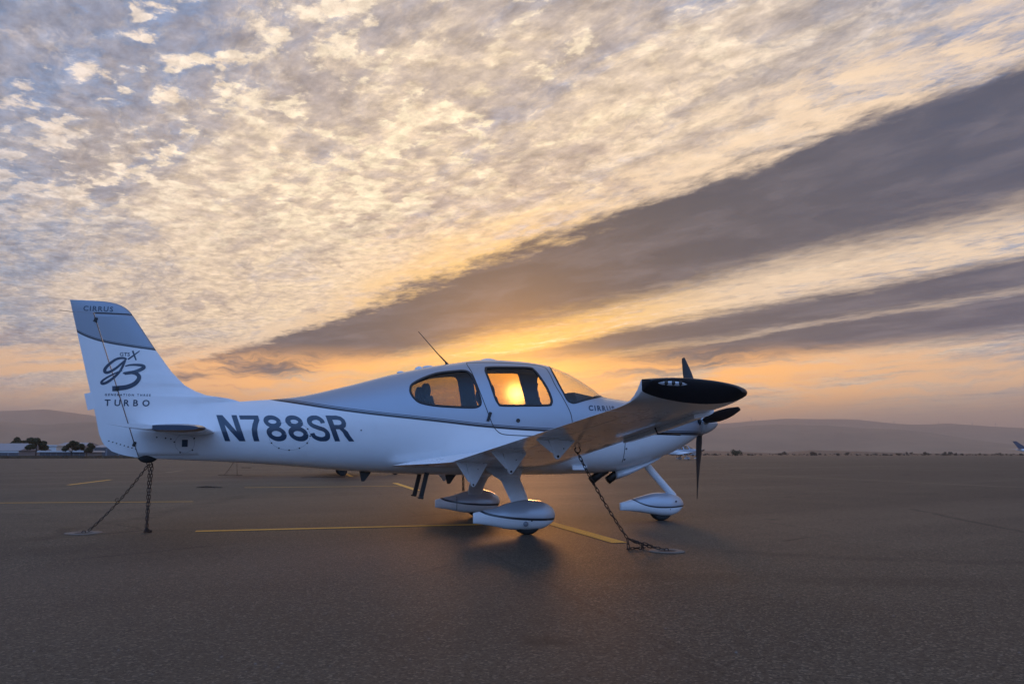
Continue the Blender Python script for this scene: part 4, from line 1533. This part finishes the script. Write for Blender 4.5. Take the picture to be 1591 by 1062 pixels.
def link_mesh(a, b, roll, r=0.0046, w=0.0115):
    d = (b - a)
    L = d.length
    d.normalize()
    ref = Vector((0, 0, 1)) if abs(d.z) < 0.9 else Vector((1, 0, 0))
    s = d.cross(ref).normalized()
    t = s.cross(d)
    s = s * math.cos(roll) + t * math.sin(roll)
    c = (a + b) / 2
    pts = []
    hl = L / 2 + r * 1.1
    for k in range(10):
        q = 2 * math.pi * k / 10
        x = math.cos(q)
        along = math.copysign(max(0.0, hl - w), x) + w * x if abs(x) > 1e-6 else 0
        pts.append(c + d * along + s * (w * math.sin(q)))
    V_, F_ = [], []
    n = 5
    for k, p in enumerate(pts):
        tg = (pts[(k + 1) % 10] - pts[k - 1]).normalized()
        nn = tg.cross(d.cross(s)).normalized()
        bb = d.cross(s)
        for j in range(n):
            q = 2 * math.pi * j / n
            V_.append(p + nn * (r * math.cos(q)) + bb * (r * math.sin(q)))
    for k in range(10):
        for j in range(n):
            F_.append((k * n + j, ((k + 1) % 10) * n + j, ((k + 1) % 10) * n + (j + 1) % n, k * n + (j + 1) % n))
    return V_, F_


def hang(a, b, sag, n=16):
    a, b = Vector(a), Vector(b)
    return [a.lerp(b, t / n) + Vector((0, 0, -sag * 4 * (t / n) * (1 - t / n))) for t in range(n + 1)]


def chain_into(acc, pts, step=0.042, r=0.0046, w=0.0115):
    P = resample(pts, step)
    for i, (a, b) in enumerate(zip(P[:-1], P[1:])):
        v_, f_ = link_mesh(a, b, (math.pi / 2) * (i % 2) + 0.35 + random.uniform(-0.25, 0.25), r, w)
        o = len(acc[0])
        acc[0].extend([tuple(p) for p in v_])
        acc[1].extend([tuple(q + o for q in f) for f in f_])


def chain(strands, label, hooks=(), group='tie-down chains', step=0.042):
    t = empty('tie_down_chain', strands[0][0])
    t.location = (0, 0, 0)
    tag(t, label, 'chain', group)
    for s_ in strands:
        acc = ([], [])
        chain_into(acc, s_, step)
        mesh_obj('chain_links', acc[0], acc[1], M['chain'], t)['kind'] = 'stuff'
    for h in hooks:
        a = Vector(h)
        mesh_obj('hook', *tube([a + Vector((0.020 * math.cos(q), 0, 0.020 * math.sin(q) - 0.022)) for q in np.linspace(0.6, 6.0, 14)], 0.004, 6), M['chain'], t)
    return t


def anchor(x, y, label, r=0.17):
    t = empty('tie_down_anchor', (x, y, 0))
    tag(t, label, 'tie-down anchor', 'tie-down anchors set in the asphalt')
    n = 32
    V_, F_ = [], []
    for rr, z in ((r, 0.0035), (r * 0.97, 0.008), (r * 0.55, 0.009), (r * 0.50, 0.0045), (0.001, 0.0045)):
        for k in range(n):
            a = 2 * math.pi * k / n
            q = rr * (1 + 0.03 * math.sin(a * 3 + x))
            V_.append((q * math.cos(a), q * math.sin(a), z))
    for i in range(4):
        for k in range(n):
            F_.append((i * n + k, i * n + (k + 1) % n, (i + 1) * n + (k + 1) % n, (i + 1) * n + k))
    mesh_obj('concrete_collar', V_, F_[:3 * n], M['concrete'], t)
    mesh_obj('recess', V_, F_[3 * n:], M['rubber'], t)
    mesh_obj('anchor_ring', *tube([(0.02 * math.cos(q), 0.0, 0.014 + 0.016 * math.sin(q)) for q in np.linspace(0, 2 * math.pi, 15)], 0.005, 6), M['chain'], t)
    return t


# tail of the near airplane
TR = (-6.60, 0.0, 0.80)
chain([hang(TR, (-7.22, 0.10, 0.03), 0.05)], 'single rusty chain slanting from the tail of the near airplane to the left ground anchor', hooks=[(-6.93, 0.05, 0.40)])
cs = [[(-6.595, 0.0, 0.80), (-6.592, 0.0, 0.45), (-6.585, -0.005, 0.02)], [(-6.565, 0.02, 0.80), (-6.570, 0.0, 0.5), (-6.572, -0.015, 0.02)],
      [(-6.60, -0.03, 0.014), (-6.54, -0.02, 0.016), (-6.52, 0.02, 0.014), (-6.57, 0.03, 0.02), (-6.61, 0.0, 0.028), (-6.55, -0.01, 0.035), (-6.58, 0.01, 0.045)]]
chain(cs, 'doubled chain hanging straight down from the tail of the near airplane')
mesh_obj('tail_ring', *tube([(-6.60 + 0.026 * math.cos(a), 0.0, 0.805 + 0.026 * math.sin(a)) for a in np.linspace(0, 2 * math.pi, 17)], 0.006, 6), M['dmetal'], plane)
anchor(-7.27, 0.10, 'round concrete tie-down anchor left of the near airplane\'s tail', 0.20)
# near wing
WR = (-2.25, -2.92, 0.925)
knot = (-1.79, -3.02, 0.115)
chain([hang(WR, knot, 0.035), [knot, (-1.70, -3.05, 0.075), (-1.60, -3.10, 0.04), (-1.48, -3.17, 0.022)],
       [(-1.77, -3.03, 0.105), (-1.73, -3.04, 0.085), (-1.66, -3.07, 0.07), (-1.58, -3.12, 0.05)],
       [knot, (-1.79, -3.03, 0.06), (-1.785, -3.035, 0.012)], [(-1.66, -3.06, 0.06), (-1.652, -3.07, 0.012)],
       [(-1.78, -2.99, 0.012), (-1.70, -2.96, 0.013), (-1.66, -2.99, 0.014), (-1.58, -2.95, 0.012)]],
      'heavy chain from the near wing to the anchor beside the yellow line')
anchor(-1.46, -3.18, 'round concrete tie-down anchor at the end of the yellow line below the near wing', 0.17)
# far wing of the near airplane
chain([[(-2.25, 2.92, 0.925), (-2.22, 2.93, 0.5), (-2.20, 2.95, 0.02)], [(-2.21, 2.94, 0.7), (-2.19, 2.95, 0.3), (-2.18, 2.97, 0.02)]],
      'chain hanging from the far wing, seen between the two main wheels')
anchor(-2.20, 3.0, 'tie-down anchor behind the far main wheel of the near airplane', 0.15)
# empty stand behind: a chain lying on the ground
chain([[(-7.58, 12.37, 0.02), (-7.45, 12.33, 0.03), (-7.3, 12.36, 0.02), (-7.15, 12.28, 0.03), (-6.91, 12.2, 0.02)], [(-7.5, 12.30, 0.03), (-7.3, 12.30, 0.05), (-7.1, 12.27, 0.02)]],
      'chain lying loose on the asphalt behind the tail, left of the registration letters')
# second airplane
T2 = Vector((-0.95, 24.4, 0))
chain([hang(Vector(TR) + T2, (-8.05, 24.9, 0.02), 0.06), [Vector(TR) + T2, Vector((-7.5, 24.5, 0.02))], [Vector((-8.3, 25.0, 0.02)), Vector((-7.7, 24.6, 0.04)), Vector((-7.3, 24.5, 0.02))],
       [Vector((-7.35, 24.5, 0.33)), Vector((-6.95, 24.5, 0.33))]],
      'chains under the tail of the second airplane, seen below the near fuselage', step=0.06)
chain([hang(Vector(WR) + T2, (-3.3, 20.6, 0.02), 0.03), [Vector((-4.9, 20.55, 0.02)), Vector((-4.1, 20.6, 0.03)), Vector((-3.3, 20.6, 0.02))]],
      'chain from the near wing of the second airplane, seen behind the boarding steps', step=0.06)


def debris():
    acc = ([], [])
    rnd = random.Random(3)
    for k in range(420):
        dist = 2.2 + 20 * rnd.random() ** 1.6
        ang = rnd.uniform(-0.7, 0.7)
        p = at(dist * math.tan(ang) * 0.9, dist)
        r_ = rnd.uniform(0.003, 0.008)
        b = [Vector((rnd.uniform(-1, 1), rnd.uniform(-1, 1), rnd.uniform(0.2, 0.8))).normalized() * r_ * rnd.uniform(0.6, 1.2) for _ in range(5)]
        base = [p + Vector((r_ * math.cos(q), r_ * math.sin(q), 0.0)) for q in (0, 1.3, 2.5, 3.8, 5.1)]
        top = p + Vector((0, 0, r_ * rnd.uniform(0.5, 1.0)))
        o = len(acc[0])
        acc[0].extend([tuple(q + b[i] * 0.3) for i, q in enumerate(base)] + [tuple(top)])
        acc[1].extend([(o + i, o + (i + 1) % 5, o + 5) for i in range(5)])
    o = mesh_obj('loose_stones', acc[0], acc[1], M['concrete'], smooth=False)
    o['kind'] = 'stuff'


debris()

# ------------------------------------------------------------------ hills on the horizon
def ridge(name, prof, dist, depth, seed, m, rough=0.10):
    """prof: (px in the photograph's width, height angle in degrees) turned into a real ridge at its own distance"""
    az = np.linspace(-62, 62, 420)
    V_, F_ = [], []
    rows = 26
    for a in az:
        hgt = float(np.interp(a, [q[0] for q in prof], [q[1] for q in prof]))
        for j in range(rows):
            t = j / (rows - 1)
            r = dist + depth * (t - 0.55) * 2
            env = math.sin(math.pi * min(1.0, t / 1.1)) ** 1.3 if t < 0.55 else math.cos((t - 0.55) / 0.45 * math.pi / 2) ** 0.8
            H = dist * math.tan(R(hgt))
            p = at(r * math.sin(R(a)), r * math.cos(R(a)))
            nz = mnoise.fractal(Vector((p.x, p.y, seed * 1000)) / (dist * 0.09), 0.9, 2.1, 6)
            gully = abs(mnoise.fractal(Vector((p.x, p.y, seed * 777)) / (dist * 0.035), 1.0, 2.0, 4))
            z = env * H * (1 + nz * rough) - env * (1 - env) * gully * H * 0.55
            V_.append((p.x, p.y, max(-3, z - 1)))
    n = rows
    for i in range(len(az) - 1):
        for j in range(n - 1):
            F_.append((i * n + j, (i + 1) * n + j, (i + 1) * n + j + 1, i * n + j + 1))
    return struct(mesh_obj(name, V_, F_, m))


def azpx(x):
    return math.degrees(math.atan((x - 795.5) / 1200))


def prof(P):
    return [(azpx(x), math.degrees(math.atan((704 - y) / 1200 * math.cos(R(azpx(x)))))) for x, y in P]


ridge('hills', prof([(-600, 668), (-100, 645), (0, 639), (70, 636), (120, 644), (200, 655), (320, 640), (500, 660), (800, 668), (1000, 664), (1100, 660), (1165, 655), (1230, 651), (1330, 652), (1370, 657),
                     (1420, 660), (1470, 659), (1530, 662), (1591, 665), (1800, 672), (2200, 660)]), 5200, 1100, 1, M['hill'], 0.05)
ridge('hills', prof([(-600, 672), (-100, 660), (0, 656), (60, 660), (160, 655), (250, 670), (500, 680), (900, 676), (1100, 664), (1200, 660), (1300, 663), (1400, 667), (1450, 674), (1520, 684), (1591, 692),
                     (1800, 698), (2200, 690)]), 3600, 800, 2, M['hill'], 0.08)
ridge('low_rise', prof([(-600, 700), (0, 703), (900, 702), (1060, 697), (1110, 698), (1150, 699), (1200, 701), (1260, 697), (1330, 698), (1420, 701), (1600, 702), (2200, 700)]), 900, 180, 4, M['grass'], 0.2)


# ------------------------------------------------------------------ trees, bushes
def leaf_cloud(rnd, blobs, n, size):
    n = int(n * 1.0)
    V_, F_ = [], []
    for k in range(n):
        bx_, by_, bz_, br = rnd.choice(blobs)
        while True:
            q = Vector((rnd.uniform(-1, 1), rnd.uniform(-1, 1), rnd.uniform(-1, 1)))
            if 0.25 < q.length < 1:
                break
        p = Vector((bx_, by_, bz_)) + Vector((q.x * br, q.y * br, q.z * br * 0.8))
        a = Vector((rnd.gauss(0, 1), rnd.gauss(0, 1), rnd.gauss(0, 1))).normalized()
        b = a.cross(Vector((rnd.gauss(0, 1), rnd.gauss(0, 1), rnd.gauss(0, 1)))).normalized()
        s_ = size * rnd.uniform(0.6, 1.3)
        o = len(V_)
        V_ += [p - a * s_, p + b * s_ * 0.6, p + a * s_, p - b * s_ * 0.6]
        F_.append((o, o + 1, o + 2, o + 3))
    return V_, F_


def tree(px_, dist, h, w, seed, label, name='tree', trunk=0.3):
    rnd = random.Random(seed)
    p = at((px_ - 795.5) / 1200 * dist, dist)
    t = empty(name, p)
    tag(t, label, name, None)
    tv, tf = tube([(0, 0, -0.1), (0.05, 0, h * 0.2), (0, 0.1, h * 0.4), (0.1, 0, h * 0.7)], [h * 0.035, h * 0.028, h * 0.02, h * 0.008], 8)
    for k in range(5):
        a = rnd.uniform(0, 6.28)
        tv, tf = join((tv, tf), tube([(0, 0, h * 0.3), (math.cos(a) * w * 0.2, math.sin(a) * w * 0.2, h * 0.5), (math.cos(a) * w * 0.36, math.sin(a) * w * 0.36, h * 0.68)], [h * 0.015, h * 0.01, h * 0.004], 5))
    mesh_obj('trunk', tv, tf, M['bark'], t)
    blobs = []
    for k in range(11):
        a, r = rnd.uniform(0, 6.28), w * 0.5 * math.sqrt(rnd.random()) * 0.75
        blobs.append((r * math.cos(a), r * math.sin(a), h * rnd.uniform(trunk + 0.16, 0.86) - (r / w) ** 2 * h * 0.35, h * rnd.uniform(0.11, 0.19)))
    mesh_obj('crown', *leaf_cloud(rnd, blobs, 2600, h * 0.05), M['leaf'], t, smooth=False)
    return t


tree(43, 215, 6.3, 6.4, 1, 'tall round-crowned tree behind the grey hangar at the far left')
tree(63, 160, 4.2, 5.0, 2, 'dark spreading tree between the grey hangar and the long white-roofed shed')
tree(118, 162, 3.7, 4.6, 3, 'dark tree standing over the middle of the long white-roofed shed')
tree(141, 160, 3.2, 3.8, 4, 'small dark tree at the right end of the long white-roofed shed, beside the rudder')


def bush(px_, dist, h, w, seed, label, group=None):
    rnd = random.Random(seed)
    p = at((px_ - 795.5) / 1200 * dist, dist)
    blobs = [(rnd.uniform(-w, w) * 0.4, rnd.uniform(-w, w) * 0.4, h * rnd.uniform(0.2, 0.6), h * 0.38) for _ in range(6)]
    o = mesh_obj('bush', *leaf_cloud(rnd, blobs, 260, h * 0.12), M['leaf'] if seed >= 90 else M['scrub'], smooth=False)
    o.location = p
    return tag(o, label, 'bush', group)


ORD = ['first', 'second', 'third', 'fourth', 'fifth', 'sixth', 'seventh', 'eighth', 'ninth', 'tenth', 'eleventh', 'twelfth']
for i, (x, d, h, w) in enumerate(sorted([(1298, 330, 1.2, 1.6), (1390, 345, 1.5, 2.0), (1432, 360, 1.9, 4.2), (1464, 360, 2.0, 4.4),
                                  (1258, 400, 2.3, 2.4), (1312, 480, 2.0, 4.0), (1214, 480, 2.6, 2.6), (1405, 520, 2.2, 5.0), (1545, 560, 2.2, 5.0), (1160, 330, 1.0, 1.6)])):
    bush(x, d, h, w, 40 + i, 'low scrub bush on the far apron edge, %s from the left beyond the propeller' % ORD[i], 'scrub bushes along the far edge')
bush(1139, 300, 2.9, 4.2, 90, 'largest dark bush beyond the apron, just right of the propeller')
bush(110, 150, 0.7, 0.9, 91, 'single dark shrub in the dry grass in front of the white-roofed shed')


def scrub():
    rnd = random.Random(12)
    V_, F_ = [], []
    for k in range(1800):
        d = rnd.uniform(330, 900)
        a = rnd.uniform(-8, 40) if rnd.random() < 0.75 else rnd.uniform(-40, -8)
        p = at(d * math.tan(R(a)), d)
        h = rnd.uniform(0.25, 1.1) * (1.3 if rnd.random() < 0.1 else 0.7)
        w = h * rnd.uniform(1.0, 2.6)
        for j in range(4):
            q = rnd.uniform(0, 3.14)
            dx_, dy_ = math.cos(q) * w / 2, math.sin(q) * w / 2
            o = len(V_)
            V_ += [(p.x - dx_, p.y - dy_, -0.05), (p.x + dx_, p.y + dy_, -0.05), (p.x + dx_ * 0.7, p.y + dy_ * 0.7, h * rnd.uniform(0.5, 1)), (p.x - dx_ * 0.6, p.y - dy_ * 0.6, h * rnd.uniform(0.5, 1))]
            F_.append((o, o + 1, o + 2, o + 3))
    o = mesh_obj('scrub', V_, F_, M['scrub'], smooth=False)
    o['kind'] = 'stuff'


scrub()


def tall_grass():
    rnd = random.Random(5)
    V_, F_ = [], []
    for k in range(5000):
        r = rnd.uniform(-140, -18)
        base = np.interp(r, [-420, -140, -60, -20, 60], [120, 138, 150, 170, 262])
        p = at(r, base + rnd.uniform(0.3, 22))
        h = rnd.uniform(0.15, 0.5)
        for j in range(2):
            q = rnd.uniform(0, 3.14)
            dx_, dy_ = math.cos(q) * 0.5, math.sin(q) * 0.5
            o = len(V_)
            V_ += [(p.x - dx_, p.y - dy_, -0.02), (p.x + dx_, p.y + dy_, -0.02), (p.x + dx_ * 0.8, p.y + dy_ * 0.8, h), (p.x - dx_ * 0.7, p.y - dy_ * 0.7, h * rnd.uniform(0.5, 1))]
            F_.append((o, o + 1, o + 2, o + 3))
    o = mesh_obj('tall_grass', V_, F_, M['grass'], smooth=False)
    o['kind'] = 'stuff'


tall_grass()


# ------------------------------------------------------------------ airfield buildings, far left
def shed(px0, px1, dist, h, depth, wall, roofm, label, gable=0.0, fascia=None, doors=0, name='hangar'):
    a = at((px0 - 795.5) / 1200 * dist, dist)
    b = at((px1 - 795.5) / 1200 * dist, dist)
    L = (b - a).length
    t = empty(name, a, math.atan2(b.y - a.y, b.x - a.x))
    tag(t, label, 'building')
    mesh_obj('wall', *box((L / 2, depth / 2, h / 2), (L, depth, h)), M[wall], t, smooth=False)
    if gable:
        V_ = [(-0.3, -0.3, h + 0.003), (L + 0.3, -0.3, h + 0.003), (L + 0.3, depth + 0.3, h + 0.003), (-0.3, depth + 0.3, h + 0.003), (-0.3, depth / 2, h + gable), (L + 0.3, depth / 2, h + gable)]
        F_ = [(0, 1, 5, 4), (2, 3, 4, 5), (0, 4, 3), (1, 2, 5), (0, 3, 2, 1)]
        mesh_obj('roof', V_, F_, M[roofm], t, smooth=False)
    else:
        mesh_obj('roof', *box((L / 2, depth / 2, h + 0.16), (L + 0.8, depth + 0.8, 0.32)), M[roofm], t, smooth=False)
    if fascia:
        mesh_obj('fascia', *box((L / 2, -0.06, h - fascia / 2 - 0.02), (L - 0.02, 0.1, fascia)), M['wall_white'], t, smooth=False)
    for k in range(doors):
        w = L / doors
        mesh_obj('hangar_door', *box((w * (k + 0.5), -0.05, (h - (fascia or 0)) * 0.44), (w * 0.84, 0.09, (h - (fascia or 0)) * 0.86)), M['door_dark'], t, smooth=False)
    return t


shed(-60, 37, 175, 1.55, 12, 'wall_grey', 'roof_grey', 'low grey hangar with a pale band under its sloping roof at the far left edge', gable=1.7, fascia=0.4, doors=6)
shed(69, 139, 168, 1.2, 7, 'wall_grey', 'wall_white', 'long low shed with a bright white flat roof in front of dark trees', doors=8, name='shed')
shed(76, 94, 215, 2.9, 9, 'wall_white', 'wall_white', 'small white building rising behind the left end of the white-roofed shed', name='building')
shed(90, 131, 260, 3.1, 14, 'wall_grey', 'roof_grey', 'grey gabled hangar standing behind the dark trees, beyond the white-roofed shed', gable=1.5)
shed(152, 230, 190, 2.4, 12, 'wall_grey', 'roof_grey', 'bluish grey hangar half hidden by the rudder of the near airplane', gable=0.9, doors=4)

# ------------------------------------------------------------------ wind turbines on the ridge
for i, (x, y0, hh) in enumerate([(1166, 655, 22), (1172, 656, 20), (1386, 660, 26), (1455, 661, 24), (1507, 663, 30), (1543, 664, 30)]):
    d = 4750
    base = at((x - 795.5) / 1200 * d, d, d * math.cos(0) * (704 - y0 - 2) / 1200)
    t = empty('wind_turbine', base)
    tag(t, 'tiny distant wind turbine, %s from the left on the right-hand hill ridge' % ORD[i], 'wind turbine', 'wind turbines on the far ridge')
    H = hh
    mesh_obj('tower', *tube([(0, 0, -30), (0, 0, H)], [1.5, 0.9], 8), M['wall_grey'], t)
    mesh_obj('nacelle', *box((0, 0, H + 0.6), (2.0, 4.0, 1.6)), M['wall_grey'], t, smooth=False)
    for k in range(3):
        a = i * 0.7 + k * 2.0944
        mesh_obj('blade', *tube([(0, -2.4, H + 0.6), (7 * math.cos(a), -2.4, H + 0.6 + 7 * math.sin(a)), (15 * math.cos(a), -2.4, H + 0.6 + 15 * math.sin(a))], [0.6, 0.8, 0.2], 5), M['wall_grey'], t)

# ------------------------------------------------------------------ jet at the right edge
JD = 300.0
jt = empty('jet_airliner', at((1577 - 795.5) / 1200 * JD, JD), R(-14))
tag(jt, 'dark-tailed jet parked far away at the right edge, only its tail in view', 'jet')
jl = []
for x, r_, z in ((-1.6, 0.1, 2.35), (0, 0.35, 2.25), (2, 0.62, 2.1), (5, 0.9, 1.9), (14, 0.9, 1.9), (16.5, 0.6, 1.8), (17.6, 0.05, 1.7)):
    jl.append([(x, r_ * math.cos(a), z + r_ * math.sin(a)) for a in np.linspace(0, 2 * math.pi, 20, endpoint=False)])
mesh_obj('fuselage', *loft(jl), M['white'], jt)
mesh_obj('fin', *loft([[(3.4, 0.12, 2.5), (-0.2, 0.12, 2.4), (-0.2, -0.12, 2.4), (3.4, -0.12, 2.5)], [(-1.1, 0.05, 5.6), (-2.6, 0.05, 5.6), (-2.6, -0.05, 5.6), (-1.1, -0.05, 5.6)]]), M['dark_mark'], jt, smooth=False)
for s in (-1, 1):
    mesh_obj('tailplane', *loft([[(0.6, s * 0.1, 2.6), (-1.2, s * 0.1, 2.6), (-1.2, s * 0.1, 2.5), (0.6, s * 0.1, 2.5)], [(-0.8, s * 3.2, 2.7), (-1.8, s * 3.2, 2.7), (-1.8, s * 3.2, 2.65), (-0.8, s * 3.2, 2.65)]]), M['white'], jt, smooth=False)
    mesh_obj('wing', *loft([[(10, s * 0.5, 1.3), (7, s * 0.5, 1.3), (7, s * 0.5, 1.1), (10, s * 0.5, 1.2)], [(7, s * 8, 1.8), (6, s * 8, 1.8), (6, s * 8, 1.75), (7, s * 8, 1.75)]]), M['white'], jt, smooth=False)
    mesh_obj('wheel', *lathe([(s * 1.2 - 0.12, 0.3), (s * 1.2 + 0.12, 0.3)], (8, 0, 0.3), 'y', 16), M['rubber'], jt)
    mesh_obj('gear_leg', *tube([(8, s * 1.2, 0.3), (8, s * 1.2, 1.3)], 0.08, 8), M['metal'], jt)
mesh_obj('wheel', *lathe([(-0.1, 0.25), (0.1, 0.25)], (15.5, 0, 0.25), 'y', 16), M['rubber'], jt)
mesh_obj('gear_leg', *tube([(15.5, 0, 0.25), (15.5, 0, 1.2)], 0.07, 8), M['metal'], jt)

# ------------------------------------------------------------------ haze
hm = bpy.data.materials.new('haze_air')
hm.use_nodes = True
ht = hm.node_tree
ht.nodes.clear()
pv_ = ht.nodes.new('ShaderNodeVolumePrincipled')
pv_.inputs['Color'].default_value = (0.96, 0.85, 0.71, 1)
pv_.inputs['Density'].default_value = 0.00022
pv_.inputs['Anisotropy'].default_value = 0.2
ho = ht.nodes.new('ShaderNodeOutputMaterial')
ht.links.new(pv_.outputs[0], ho.inputs['Volume'])
hv, hf = box((2000, 3000, 160), (17500, 17500, 346))
haze = mesh_obj('haze', hv, hf, hm, smooth=False)
haze['kind'] = 'stuff'
